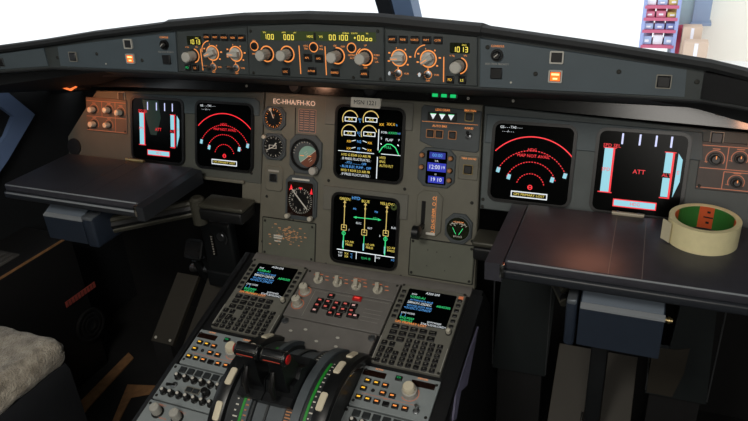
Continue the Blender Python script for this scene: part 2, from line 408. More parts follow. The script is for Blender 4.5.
# ================================================================== 2. display units
S = 0.159
def display(label, u, v, draw, group=None):
    t = thing('display_unit', label, 'display', MAIN, (u, v, 0), group)
    MB('bezel_black').frame(S+0.003, S+0.003, 0.006, 0.018, -0.015, 0.0065).build('bezel', t)
    b = MB('screen_black'); b.prism(rrect(S-0.006, S-0.006, 0.015), -0.015, 0.0045)
    draw(b); b.build('screen', t)
    return t
k_ = 0.001; zt = 0.0050
def pfd(green):
    def d(b):
        if green: b.m('e_reflection').quad([(-0.045, 0.072), (0.005, 0.072), (0.012, 0.03), (-0.002, -0.012), (-0.02, -0.012), (-0.034, 0.03)], 0.0047)  # greenish reflection painted on the glass as a faintly glowing patch
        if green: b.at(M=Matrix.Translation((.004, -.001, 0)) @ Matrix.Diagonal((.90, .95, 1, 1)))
        b.m('e_cyan').rect(-.064, -.039, -.049, .043, zt)
        b.m('e_red').rect(-.049, -.039, -.0455, .043, zt); b.rect(-.068, -.041, -.043, -.039, zt); b.rect(-.066, .043, -.043, .0445, zt)
        b.text('SPD SEL', -.052, .048, .009, zt); b.text('SPD', -.058, .003, .009, zt+.0003)
        b.m('e_cyan').rect(.041, -.038, .053, .043, zt); b.m('screen_black').rect(.039, -.003, .053, .006, zt+.0002)
        b.m('e_red').rect(.053, -.039, .0565, .044, zt); b.rect(.039, -.041, .0565, -.039, zt); b.rect(.039, .043, .0585, .0445, zt); b.text('ALT', .047, .0015, .009, zt+.0004)
        b.m('e_cyan').quad([(.061, -.038), (.070, -.008), (.070, .032), (.062, .043)], zt)
        b.m('e_red').text('V/S', .0655, .008, .006, zt+.0003, 1.57)
        b.m('e_cyan').rect(-.037, -.0635, .035, -.0525, zt)
        b.m('e_red').rect(-.037, -.0525, .035, -.0505, zt); b.rect(-.037, -.0655, .035, -.0635, zt); b.rect(-.039, -.0655, -.037, -.0505, zt); b.rect(.035, -.0655, .037, -.0505, zt); b.text('HDG', 0, -.058, .008, zt+.0003)
        b.text('ATT', 0, .003, .0115, zt)
        b.m('e_violet')
        for x in (-.035, -.005, .0225, .048): b.rect(x-.0016, .052, x+.0016, .072, zt)
    return d
def nd(b):
    b.m('e_red'); cx, cy = .002, -.046
    b.ring(cx, cy, .004, .002, zt, 14); b.rect(cx-.004, cy-.0008, cx+.004, cy+.0008, zt)
    b.arc(cx, cy, .099, 42, 138, .0022, zt, 40)
    b.arc(cx, cy, .072, 22, 158, .0018, zt, 61, True); b.arc(cx, cy, .050, 20, 160, .0018, zt, 45, True); b.arc(cx, cy, .027, 15, 165, .0018, zt, 27, True)
    b.text('HDG', 0, .0275, .008, zt); b.text('MAP NOT AVAIL', .003, .0155, .0085, zt)
    b.m('e_cyan')
    for x, y, r in ((-.063, -.017, 1.1), (.066, -.017, -1.1), (-.041, -.029, 0.9), (.043, -.027, -0.9)): b.bar(x-.001, y-.005, x+.001, y+.005, .007, zt)
    b.m('e_white').bar(-.034, -.062, .037, -.062, .0125, zt); b.m('screen_black').rect(-.032, -.066, .035, -.058, zt+.0003)
    b.m('e_yellow').text('GPS PRIMARY LOST', .0015, -.062, .007, zt+.0005)
    b.m('e_white').text('GS', -.062, .068, .007, zt); b.text('- - -', -.052, .068, .007, zt); b.text('TAS - - -', -.034, .0685, .0065, zt); b.text('- - -/- - -', -.05, .060, .007, zt)
def ewd(b):
    b.m('e_softyellow')
    for x, y in ((-.045, .050), (.003, .052), (-.046, .020), (.000, .0215)):
        b.m('e_softyellow').arc(x, y, .018, 15, 205, .0022, zt, 20)
        b.m('e_white').rect(x-.013, y-.0055, x+.015, y+.0045, zt); b.m('screen_black').rect(x-.011, y-.0038, x+.013, y+.0028, zt+.0002); b.m('e_yellow').text('XX', x+.001, y-.0005, .009, zt+.0004)
    b.m('e_blue').text('N1', -.022, .051, .006, zt); b.text('%', -.022, .046, .006, zt); b.text('EGT', -.022, .022, .006, zt); b.text('°C', -.022, .016, .006, zt)
    for y in (.002, -.0135):
        b.m('e_amber').text('XX', -.046, y, .0075, zt); b.text('XX', .003, y, .0075, zt); b.m('e_blue').text('N2' if y > 0 else 'FF', -.022, y+.001, .008, zt); b.m('e_white').bar(-.04, y+.001, -.03, y+.004, .0015, zt); b.bar(-.004, y+.001, -.014, y+.004, .0015, zt)
    b.m('e_blue').text('KG/H', -.022, -.020, .005, zt)
    b.m('e_amber').text('XX', .028, .043, .008, zt); b.text('XX.X', .049, .045, .008, zt); b.m('e_blue').text('%', .062, .044, .006, zt)
    b.m('e_white').rect(.0215, -.012, .0235, .033, zt); b.rect(-.071, -.0205, .014, -.019, zt); b.rect(.030, -.0195, .074, -.018, zt); b.rect(.021, -.073, .0232, -.026, zt)
    b.text('FLAP', .047, .012, .008, zt); b.text('S', .029, .014, .007, zt); b.text('F', .069, .013, .007, zt); b.text('FOB:', .035, .027, .007, zt); b.m('e_green').text('XXXX', .054, .027, .007, zt); b.m('e_blue').text('KG', .068, .027, .005, zt)
    b.m('e_green').text('FULL', .045, -.004, .0075, zt)
    pts = [(.025, -.016), (.032, -.005), (.042, .003), (.052, .003), (.062, -.003), (.070, -.018)]
    for p, q in zip(pts, pts[1:]): b.bar(*p, *q, .0022, zt)
    b.m('e_white'); b.bar(.028, .004, .030, .001, .002, zt); b.bar(.066, .004, .069, .001, .002, zt)
    for i, (s_, m_) in enumerate((('HYD G RSVR LO AIR PR', 'e_yellow'), ('. IF PRESS FLUCTUATES :', 'e_white'), ('- PTU ............. OFF', 'e_blue'), ('- BLUE ELEC PUMP .. OFF', 'e_blue'), ('HYD Y RSVR LO AIR PR', 'e_yellow'), ('. IF PRESS FLUCTUATES :', 'e_white'))):
        b.m(m_).text(s_, -.028, -.0275-.0085*i, .0078, zt, 0, .86)
    b.m('e_yellow')
    for i, s_ in enumerate(('HYD', 'ENG', 'AUTO FLT')): b.text(s_, (.034, .034, .043)[i], -.027-.0085*i, .0078, zt, 0, .86)
def sd(b):
    b.m('e_blue').text('HYD', -.022, .071, .010, zt)
    for i, (x, nm, yp, yv) in enumerate(((-.0485, 'GREEN', .002, -.011), (.001, 'BLUE', -.003, None), (.0515, 'YELLOW', .002, -.011))):
        b.m('e_yellow').text(nm, x, .0665, .0085, zt)
        b.m('e_softyellow').rect(x-.0009, yp, x+.0009, .062, zt); b.quad([(x-.004, .058), (x+.004, .058), (x, .064)], zt); b.ring(x, .05, .002, .001, zt, 10)
        b.m('e_softyellow').bar(x-.006, yp+.006, x+.006, yp+.006, .0015, zt); b.bar(x-.006, yp-.006, x+.006, yp-.006, .0015, zt); b.bar(x-.006, yp-.006, x-.006, yp+.006, .0015, zt); b.bar(x+.006, yp-.006, x+.006, yp+.006, .0015, zt); b.bar(x-.003, yp, x+.003, yp, .0015, zt)
        b.m('e_green').rect(x-.0008, -.042, x+.0008, yp-.006, zt)
        if yv: b.ring(x, yv, .004, .0018, zt, 8); b.rect(x-.0012, -.048, x+.0012, yv-.004, zt)
        b.m('e_cyan').rect(x-.0022, -.044, x+.0010, -.028, zt)
        b.m('e_yellow').text('LO AIR', x+.015, -.029, .0068, zt); b.text('PRESS', x+.014, -.036, .0068, zt)
    b.m('e_green').bar(-.024, .0285, .037, .0300, .0018, zt); b.quad([(-.027, .0285), (-.019, .0255), (-.019, .0315)], zt); b.quad([(.040, .030), (.032, .027), (.032, .033)], zt); b.text('PTU', .026, .0315, .006, zt)
    b.m('e_blue').text('PSI', -.024, .047, .006, zt); b.text('PSI', .027, .046, .006, zt)
    b.m('e_white').text('ELEC', -.013, .016, .006, zt); b.text('RAT', .014, .008, .006, zt); b.text('ELEC', .070, .016, .006, zt); b.text('1', -.036, -.002, .006, zt); b.text('2', .038, -.006, .006, zt)
    b.m('e_white').rect(-.064, -.0505, .077, -.0485, zt); b.rect(-.0165, -.066, -.015, -.05, zt); b.rect(.029, -.066, .0305, -.05, zt)
    b.text('TAT', -.055, -.057, .006, zt); b.text('SAT', -.055, -.064, .006, zt); b.m('e_yellow').text('XX', -.040, -.057, .007, zt); b.text('XX', -.040, -.064, .007, zt); b.m('e_blue').text('°C', -.028, -.057, .006, zt); b.text('°C', -.028, -.064, .006, zt)
    b.m('e_green').text('12 H 10', .007, -.0615, .007, zt); b.m('e_white').text('GW', .036, -.056, .006, zt); b.m('e_blue').text('KG', .071, -.056, .006, zt)
    b.m('e_strip').ring(.067, .062, .005, .005, zt, 10)
display('left-hand flight display by the left floodlit knobs, red failure flags and a painted greenish reflection', -.5505, .3509, pfd(True))
display('left navigation display with red range arcs, beside the round standby dials', -.3562, .3509, nd)
display('upper centre engine screen with yellow gauge arcs and warning text, under the serial plate', .0120, .3625, ewd)
display('lower centre hydraulic system screen with three vertical green and yellow lines', .0103, .1704, sd)
display('right navigation display with red range arcs, at the left end of the right panel', .3569, .3509, nd)
display('right-hand flight display with red failure flags, above the roll of tape', .5534, .3509, pfd(False))

# ================================================================== 3. standby instruments and plates
def octo_case(t, w, h, c=0.012, z=0.006, m='panel_dark', name='case'):
    MB(m).bprism(chamf(w, h, c), -0.002, z, 0.0015).build(name, t)
def dialface(r, z, n=12, m='e_orange', big=0.0035):
    b = MB('bezel_black'); b.cyl(r, -0.002, z, 28)
    b.m(m)
    for k in range(n*2):
        a = 2*PI*k/(n*2); q = r*0.72 if k % 2 == 0 else r*0.82
        b.bar(q*math.cos(a), q*math.sin(a), r*0.92*math.cos(a), r*0.92*math.sin(a), 0.0012 if k % 2 == 0 else 0.0007, z+0.0003)
    return b
def hand(b, a, r, z, w=0.002, m='print_white'):
    b.m(m).bar(0, 0, r*math.cos(a), r*math.sin(a), w, z)
t = thing('standby_airspeed_indicator', 'upper small round black dial left of the registration plate', 'gauge', MAIN, (-.2215, .402, 0))
octo_case(t, .058, .052)
b = dialface(.0235, .0065); hand(b, 2.0, .017, .0072); b.m('e_orange').text('KT', 0, .006, .005, .0072); b.build('dial', t)
MB('steel').ringp(circ(.026), circ(.0235), 0, .008).build('bezel_ring', t)
MB('mark_cream').at(-.008, .019, .007).cyl(.0035, 0, .002, 10).build('bug', t)
t = thing('standby_altimeter', 'round black dial with white pointer, directly below the upper small dial', 'gauge', MAIN, (-.2205, .3375, 0))
octo_case(t, .060, .060)
b = dialface(.0255, .0065, 10, 'print_white'); hand(b, 3.6, .021, .0074); hand(b, .9, .012, .0073, .003)
b.m('print_white').rect(-.012, -.004, .008, .004, .0069); b.m('print_black').rect(-.010, -.0028, .006, .0028, .0071); b.build('dial', t)
MB('steel').ringp(circ(.028), circ(.0255), 0, .008).build('bezel_ring', t)
knob(t, -.0215, .021, .006, .0045, .012, 'knob_white', 'knob_black', .005, 'setting_knob')
t = thing('standby_horizon', 'ball attitude gauge with blue-green sky and brown ground, left of the upper centre screen', 'gauge', MAIN, (-.1395, .327, 0))
octo_case(t, .080, .088, .016)
MB('bezel_black').ringp(circ(.036), circ(.030), 0, .009).build('bezel_ring', t)
b = MB('bezel_black'); b.cyl(.031, -.002, .0055, 28)
mat('ball_sky', '#7fa79a', 0.5); mat('ball_ground', '#6e3f2c', 0.5)
rot = math.radians(38); cxb, cyb = .008, -.004
def half(m, a0):
    pts = [(cxb + .0235*math.cos(a0+PI*k/18), cyb + .0235*math.sin(a0+PI*k/18)) for k in range(19)]
    b.m(m).quad(pts, .0065)
half('ball_sky', rot); half('ball_ground', rot+PI)
b.m('print_white').bar(cxb-.0235*math.cos(rot), cyb-.0235*math.sin(rot), cxb+.0235*math.cos(rot), cyb+.0235*math.sin(rot), .0012, .0068)
for q in (-.012, -.007, .006, .011):
    nx, ny = -math.sin(rot)*q, math.cos(rot)*q
    b.bar(cxb+nx-.004*math.cos(rot), cyb+ny-.004*math.sin(rot), cxb+nx+.004*math.cos(rot), cyb+ny+.004*math.sin(rot), .0009, .0068)
for k in range(9):
    a = math.radians(65+k*14); b.bar(.026*math.cos(a), .026*math.sin(a), .030*math.cos(a), .030*math.sin(a), .001, .0068)
b.m('e_orange').bar(-.012, -.003, -.002, -.003, .0015, .0072); b.bar(.006, -.003, .016, -.003, .0015, .0072)
b.build('ball', t)
knob(t, .026, -.034, .004, .009, .018, 'knob_grey', 'knob_black', .010, 'caging_knob')
t = thing('switch_plate', 'grey plate with one square dark button, below the two small round dials', 'switch', MAIN, (-.2205, .264, 0))
MB('panel_grey').bprism(chamf(.046, .058, .006), -.001, .004, .0015).build('plate', t)
MB('legend_grey').rect(-.014, .016, .014, .020, .0044).build('legend', t)
pushbutton(t, 0, 0.002, .004, .016, .016, rim='steel', name='button')
t = thing('radio_magnetic_indicator', 'tall dark compass gauge with red flags and a diagonal needle, below the attitude ball', 'gauge', MAIN, (-.148, .2265, 0))
octo_case(t, .080, .102, .012)
b = MB('lcd_dark'); b.prism(rrect(.066, .078, .006, 4, 0, -.002), -.002, .0068)
b.m('bezel_black').quad(circ(.031, 28, 0, -.006), .0071)
b.m('print_white')
for k in range(36):
    a = 2*PI*k/36; b.bar(.026*math.cos(a), -.006+.026*math.sin(a), .030*math.cos(a), -.006+.030*math.sin(a), .0010, .0074)
for k in range(12):
    a = 2*PI*k/12; b.text('3691' [k % 4], .021*math.cos(a), -.006+.021*math.sin(a), .008, .0074)
b.bar(-.020, .016, .018, -.024, .003, .0077); b.quad([(-.024, .020), (-.018, .011), (-.013, .016)], .0077)
b.m('e_red').quad([(-.029, .016), (-.020, .020), (-.024, .030)], .0076); b.quad([(.024, .012), (.031, .012), (.028, .026)], .0076); b.quad([(-.005, .025), (.005, .025), (0, .019)], .0076);
b.m('print_white').rect(-.022, .041, .022, .045, .0074); b.build('dial', t)
MB('panel_dark').frame(.072, .084, .003, .008, .004, .009, 0, -.002).build('bezel', t)
knob(t, -.029, -.043, .006, .0055, .014, 'knob_white', 'knob_black', .0065, 'selector_knob'); knob(t, .029, -.043, .006, .0055, .014, 'knob_white', 'knob_black', .0065, 'selector_knob')
t = thing('blanking_plate', 'blank grey plate with orange glue residue, below the compass gauge', 'plate', MAIN, (-.180, .1245, 0))
MB('bezel_black').bprism(rrect(.142, .094, .003), -.001, .0006, .0003).build('gasket', t)
MB('plate_green').bprism(rrect(.138, .090, .003), -.001, .003, .0015).build('plate', t)
b = MB('residue')
for k in range(85):
    x = random.gauss(-.002, .024); y = random.gauss(.014, .012); s_ = random.uniform(.001, .0026)
    if abs(x) < .062 and abs(y) < .042: b.rect(x-s_*1.3, y-s_*.5, x+s_*1.3, y+s_*.5, .0034)
b.m('print_white').rect(-.038, .004, -.014, .0075, .0036); b.rect(-.038, -.001, -.016, .0025, .0036); b.rect(-.036, -.008, -.018, -.0055, .0036)
b.build('glue_residue', t)
for x in (-.062, .062):
    for y in (-.038, .038): screw(t, x, y, .003, r=.003)
b = MB('panel_grey'); b.bprism(rrect(.100, .022, .001), -.001, .001, .0004); b.m('e_plate_glow').text('EC-HHA/FH-KO', 0, 0, .0155, .0014)  # lettering glows to imitate the warm light falling on it
solo(b, 'registration_plate', 'grey plate lettered EC-HHA/FH-KO above the standby dials', 'plate', MAIN, (-.173, .4395, 0))
b = MB('chart_print'); b.bprism(rrect(.044, .052, .001), -.001, .001, .0004); b.m('panel_dark')
b.rect(-.0205, -.0245, .0205, .0245, .0012); b.m('chart_print')
for i in range(9):
    y = .021-.005*i
    for x, w in ((-.014, .009), (-.001, .011), (.013, .010)): b.rect(x-w/2, y-.0011, x+w/2, y+.0011, .0015)
for x in (-.0075, .0065): b.rect(x-.0003, -.024, x+.0003, .024, .0015)
solo(b, 'speed_chart', 'small printed table of figures under the registration plate', 'placard', MAIN, (-.139, .401, 0))
b = MB('placard'); b.bprism(rrect(.068, .021, .002), -.001, .0085, .0008); b.m('print_black').text('MSN 1221', 0, 0, .0125, .0089)
solo(b, 'serial_plate', 'cream plate lettered MSN 1221 on top of the upper centre screen', 'plate', MAIN, (.002, .449, 0))

# ---- right of the engine screens
t = thing('landing_gear_indicator', 'gear indicator with three lit arrows, right of the upper centre screen', 'control unit', MAIN, (.188, .41, 0))
MB('panel_dark').bprism([(-.063, -.032), (-.030, -.044), (.058, -.047), (.063, -.043), (.063, .036), (-.058, .042), (-.063, .036)], -.001, .003, .0015).build('panel', t)
b = MB('bezel_black'); b.bprism(rrect(.060, .018, .002), -.001, .002, .0008); b.at(-.0, 0, 0); w = b
b = MB('bezel_black').at(-.017, .0205, .003); b.bprism(rrect(.062, .017, .002), -.001, .002, .0008); b.m('e_white')
for x in (-.019, 0, .019):
    b.m('e_white').quad([(x-.0065, .005), (x, -.006), (x+.0065, .005)], .0024)
    b.m('e_ltgreen').bar(x-.0065, .0055, x+.0065, .0055, .0012, .0024)
b.build('gear_window', t)
b = MB('e_orange'); b.text('LDG GEAR', -.017, .034, .0065, .0034); b.text('AUTO BRK', -.021, .001, .0065, .0034); b.text('BRK FAN', .040, .036, .006, .0034); b.text('A/SKID', .040, .001, .006, .0034)
b.bar(-.060, .009, .058, .009, .0005, .0034); b.build('legend', t)
for x in (-.040, -.021, .007): pushbutton(t, x, -.015, .003, .0135, .0135, rim='orange_print', name='brake_button')
pushbutton(t, .039, .024, .003, .014, .014, rim='brass', name='fan_button')
toggle(t, .040, -.015, .003, (.1, .5), 'knob_black', 'skid_switch')
t = thing('clock', 'blue-lit digital clock in an octagonal plate, below the gear indicator panel', 'clock', MAIN, (.1655, .3255, 0))
octo_case(t, .080, .082, .014, .004, 'panel_dark')
b = MB('screen_black'); b.prism(rrect(.044, .070, .003), -.001, .0045)
b.m('e_clockdim').rect(-.016, .019, .018, .032, .0049); b.m('e_clock').rect(-.019, -.008, .021, .010, .0049); b.rect(-.016, -.032, .018, -.018, .0049)
b.m('e_white').text('12:00', -.004, .001, .0125, .0053, 0, .9); b.text('19', .0145, .001, .009, .0053); b.text('19', -.006, -.025, .0115, .0053); b.text('10', .008, -.025, .0115, .0053); b.text('CHR', 0, .014, .004, .0053); b.text('ET', 0, -.014, .004, .0053); b.m('e_blue').text('00:00', .001, .0255, .010, .0053)
b.build('clock_face', t)
for x, y in ((-.031, .024), (-.031, -.001), (.030, .022), (.030, -.003), (.030, -.023)): knob(t, x, y, .004, .0045, .010, 'orange_print', 'knob_black', .0055, 'clock_button', flutes=False)
t = thing('terrain_switch', 'square single-button plate right of the clock', 'switch', MAIN, (.2325, .331, 0))
MB('panel_grey').bprism(rrect(.040, .048, .003), -.001, .003, .001).build('plate', t)
MB('e_orange').text('TERR ON ND', 0, .019, .0052, .0034).build('legend', t)
pushbutton(t, 0, -.003, .003, .016, .016, rim='brass', name='button')
t = thing('landing_gear_lever', 'black gear lever in a slotted octagonal plate, left of the small brake gauge', 'lever', MAIN, (.156, .227, 0))
octo_case(t, .056, .098, .012, .004, 'panel_grey')
MB('bezel_black').box(-.017, -.008, -.035, .026, 0, .0046).build('slot', t)
b = MB('knob_black'); b.tube([(-.0125, -.024, .0), (-.0125, -.030, .025), (-.0125, -.034, .045)], .005, 10); b.build('lever_arm', t)
b = MB('tyre_black').at(M=Matrix.Translation((-.0125, -.034, .045)) @ Matrix.Rotation(PI/2, 4, 'Y')); b.lathe([(.008, -.0085), (.0145, -.0065), (.0145, .0065), (.008, .0085)], 20); b.build('lever_wheel', t)
b = MB('e_orange'); b.text('L/G LEVER', .010, -.005, .008, .0045, PI/2); 
for y in (-.040, -.028, .022, .034): b.ring(.010, y, .0032, .0008, .0045, 10)
b.bar(.0145, -.04, .0145, .04, .0005, .0045); b.build('legend', t)
MB('print_white').rect(-.004, -.045, .016, -.040, .0046).build('placard', t)
t = thing('brake_pressure_gauge', 'small octagonal gauge with green triple brake scale, right of the gear lever', 'gauge', MAIN, (.2215, .203, 0))
octo_case(t, .058, .064, .016, .005)
b = MB('window_smoke'); b.cyl(.0245, -.001, .0056, 28); b.m('print_white')
for x0 in (-.011, .011):
    for k in range(6):
        a = math.radians(150-k*24 if x0 < 0 else 30+k*24); b.bar(x0*.4+.012*math.cos(a), .0+.012*math.sin(a), x0*.4+.016*math.cos(a), .0+.016*math.sin(a), .0012, .006)
b.bar(-.016, .010, -.006, .010, .0016, .006); b.bar(.006, .010, .016, .010, .0016, .006); b.text('BRAKES', 0, -.0165, .0055, .006); b.m('e_green').bar(-.004, -.012, -.012, .002, .0012, .006); b.bar(.002, -.012, .010, .002, .0012, .006); b.m('e_orange').text('ACCU PRESS', 0, .0145, .004, .006)
b.build('dial', t)
MB('panel_dark').ringp(circ(.0275), circ(.0245), 0, .0085).build('bezel_ring', t)
t = thing('blanking_plate', 'blank grey plate with four screws under the gear lever and brake gauge', 'plate', MAIN, (.1885, .1285, 0))
MB('bezel_black').bprism(rrect(.144, .086, .003), -.001, .0006, .0003).build('gasket', t)
MB('plate_green').bprism(rrect(.140, .082, .003), -.001, .003, .0015).build('plate', t)
for x in (-.064, .064):
    for y in (-.035, .035): screw(t, x, y, .003, r=.003)
for x, y in ((-.03, .02), (-.01, .018), (.02, .012), (-.03, -.015), (.01, -.02)): MB('screw').at(x, y, .003).cyl(.0012, -.001, .0004, 8).build('plugged_hole', t)

# ---- outboard lighting panels (warm lit)
def lighting_unit(label, loc, knobs, lines, sq, km, m='warmlit_panel'):
    t = thing('dimmer_unit', label, 'control unit', MAIN, loc)
    MB(m).bprism(rrect(.132, .086, .002), -.001, .003, .001).build('panel', t)
    b = MB('e_dimorange')
    for x0, y0, x1, y1 in lines: b.bar(x0, y0, x1, y1, .0012, .0034)
    for x, y, r in knobs:
        b.arc(x, y, r+.004, -30, 210, .0012, .0035, 18)
        b.rect(x-.006, y+r+.006, x+.006, y+r+.0075, .0034); b.rect(x-.016, y-r*.6, x-.011, y-r*.5, .0034)
    b.build('legend', t)
    for x, y, r in knobs: knob(t, x, y, .003, r*.72, .018, km, 'knob_black', r, 'dimmer_knob', 'e_orange')
    pushbutton(t, sq[0], sq[1], .0, .018, .018, rim='legend_grey', name='square_button')
    for x in (-.060, .060): screw(t, x, -.037, .003, r=.003)
    return t
mat('warmlit_dim', '#46403d', 0.55, var=.07, scale=25)  # right panel: weaker floodlight tint put into the colour
mat('warmlit_panel', '#54453a', 0.55, var=.07, scale=25)  # orange floodlight glow mixed into the panel colour
lighting_unit('warm-lit dimmer knob panel at the outer left of the left panel', (-.712, .377, 0),
    ((-.039, .012, .010), (-.039, -.025, .010), (.010, .014, .010), (.009, -.024, .009), (.048, .010, .010)), ((-.064, .034, .064, .034), (-.064, -.005, .064, -.005), (-.064, -.040, .064, -.040), (-.013, -.005, -.013, .034), (.030, -.040, .030, .034)), (.050, .050), 'knob_white')
lighting_unit('warm-lit dimmer knob panel at the outer right beyond the right flight display', (.716, .376, 0),
    ((-.041, .013, .011), (-.003, .017, .009), (-.003, -.025, .009)), ((-.064, .036, .064, .036), (-.064, -.004, .064, -.004), (-.064, -.039, .064, -.039), (-.022, -.004, -.022, .036), (-.024, -.039, -.024, -.008), (-.024, -.008, .06, -.008)), (-.043, .050), 'knob_black', 'warmlit_dim')

# ================================================================== 4. glareshield
t = thing('glareshield', 'long grey glareshield with a black padded hood above all the screens', 'glareshield', WORLD, (0, 0, 1.163))
ST = [(-.98, -.27, .018), (-.80, -.19, .028), (-.615, -.105, .041), (-.48, -.1, .059), (-.29, -.1, .080), (-.13, -.1, .093), (0, -.1, .097), (.13, -.1, .094), (.30, -.1, .081), (.48, -.1, .059), (.625, -.105, .040), (.80, -.19, .020), (.98, -.27, .006)]
def sweep(m, secs, name, par):
    n = len(secs[0]); vs = [p for s_ in secs for p in s_]; fs = []
    for i in range(len(secs)-1):
        fs += [(i*n+k, i*n+(k+1) % n, (i+1)*n+(k+1) % n, (i+1)*n+k) for k in range(n)]
    fs.append(tuple(range(n))); fs.append(tuple((len(secs)-1)*n+k for k in range(n))[::-1])
    return MB(m).add(vs, fs).build(name, par)
dk = lambda x: -.01-.17*min(1, (abs(x)/.75)**2)
tb = math.tan(math.radians(5))
sweep('fcu_grey', [[(x, y, -.001), (x, y+.010, -.004), (x*.97, .13, -.085), (x*.97, .17, -.085), (x*.97, .17, -.06), (x, y+.06, h-.012), (x, y+h*tb, h)] for x, y, h in ST], 'front_fairing', t)
sweep('hood_black', [[(x, y-.012+h*tb, h+.003), (x, y-.017+h*tb, h+.009), (x, y-.013+h*tb, h+.015), (x, y+.002+h*tb, h+.0165), (x*1.02, y+.12+h*tb, h+.0165-(.1+h-dk(x))*.28), (x*1.12, .37, dk(x)), (x*1.12, .37, dk(x)-.03), (x, y+.06, min(h-.02, h+.0165-.09)), (x, y+.012+h*tb, h+.001)] for x, y, h in ST], 'padded_hood', t)
CS = [(-.298, -.1, .0792), (-.13, -.1, .093), (0, -.1, .097), (.13, -.1, .094), (.302, -.1, .0808)]
sweep('hood_black', [[(x, y-.013+h*tb, h+.002), (x, y-.020+h*tb, h+.009), (x, y-.016+h*tb, h+.017), (x, y+.001+h*tb, h+.0192), (x, y+.10+h*tb, h-.008), (x, y+.10+h*tb, h-.03), (x, y+.012+h*tb, h+.001)] for x, y, h in CS], 'centre_hood', t)
# thin bottom edge roll
MB('hood_black').tube([(x, y+.004, -.003) for x, y, h in ST], .004, 8).build('edge_roll', t)
# outer wing faces with a square button each
def gpanel(name, label, poly, m, loc, cat='control unit'):
    t = thing(name, label, cat, GLA, (loc[0], loc[1], 0))
    MB(m).bprism([(x-loc[0], y-loc[1]) for x, y in poly], -.008, .004, .0015).build('panel', t)
    return t
Zf = .0043
def corner_screws(t, pts, m='screw'):
    for x, y in pts: screw(t, x, y, .004, m, .0028)
# EFIS panels
def efis(label, cx, mir, poly, winx, knx, btx, fdx, linx, rots, togs, fdlit):
    t = gpanel('course_selector_unit', label, poly, 'fcu_grey', (cx, .04))
    X = lambda x: x - cx; Yq = lambda y: y - .04
    b = MB('window_smoke'); b.bprism(rrect(.033, .0165, .002, 3, X(winx), Yq(.0615)), 0, .0046, .0005)
    b.m('e_lcd').digits('1013', X(winx)+.001, Yq(.0595), .0075, .005, .0066); b.text('QNH', X(winx)+.007, Yq(.0665), .0032, .005); b.build('baro_window', t)
    b = MB('e_orange'); b.rect(X(linx)-.0009, Yq(.007), X(linx)+.0009, Yq(.047), Zf)
    for (rx, ry), n in zip(rots, (0, 1)):
        b.ring(X(rx), Yq(ry), .0132, .0022, Zf, 24)
        for k in range(6):
            a = math.radians(200-k*48); b.bar(X(rx)+.0175*math.cos(a), Yq(ry)+.0165*math.sin(a), X(rx)+.0215*math.cos(a), Yq(ry)+.0165*math.sin(a), .0024, Zf)
    w = rots[0] if mir > 0 else rots[1]
    b.arc(X(w[0])-.004, Yq(w[1])+.003, .019, 95, 185, .0016, Zf, 10)
    for tx, ty in togs:
        b.ring(X(tx), Yq(ty), .0062, .0016, Zf, 16); b.rect(X(tx)-.0008, Yq(ty)+.007, X(tx)+.0008, Yq(ty)+.0105, Zf); b.text('OFF', X(tx), Yq(ty)-.0100, .0042, Zf); b.text('ADF', X(tx)-.0145, Yq(ty), .0042, Zf); b.text('VOR', X(tx)+.0145, Yq(ty), .0042, Zf)
    b.text('in Hg', X(knx)-.012, Yq(.0495), .0038, Zf); b.text('hPa', X(knx)+.010, Yq(.050), .0038, Zf); b.arc(X(knx), Yq(.034), .0128, -80, 75, .0018, Zf, 14)
    b.build('legend', t)
    knob(t, X(knx), Yq(.034), .004, .0095, .026, 'knob_grey', 'knob_black', .0115, 'baro_knob', flutes=False)
    for (rx, ry), a in zip(rots, (.35, .0) if mir > 0 else (.05, .55)): pointer(t, X(rx), Yq(ry), .004, .0112, 'knob_grey', a)
    for tx, ty in togs: toggle(t, X(tx), Yq(ty), .004)
    for x, s_ in zip(btx, ('CSTR', 'WPT', 'VOR.D', 'NDB', 'ARPT') if mir > 0 else ('ARPT', 'NDB', 'VOR.D', 'WPT', 'CSTR')): pushbutton(t, X(x), Yq(.069 if mir > 0 else .073), .004, .0145, .0115, s_, 'e_orange', .0046)
    for x, s_, l_ in zip(fdx, ('FD', 'LS'), fdlit): pushbutton(t, X(x), Yq(.0115), .004, .0125, .0115, s_, l_, .0058)
    return t
efis('left course-selector panel on the glareshield, between the left warning panel and the autopilot panel', -.207, 1,
     [(-.2885, .002), (-.1305, .002), (-.1255, .088), (-.281, .078)], -.243, -.249, (-.212, -.193, -.174, -.155, -.137), (-.264, -.246), -.231, ((-.205, .040), (-.154, .040)), ((-.207, .0145), (-.1565, .0145)), ('e_ltgreen', 'e_orange'))
efis('right course-selector panel on the glareshield, between the autopilot panel and the right warning panel', .218, -1,
     [(.1385, .002), (.2965, .002), (.2945, .080), (.140, .090)], .2665, .266, (.153, .172, .192, .212, .231), (.252, .272), .2405, ((.164, .043), (.2145, .043)), ((.162, .0175), (.214, .0175)), ('e_amber', 'e_lcd'))
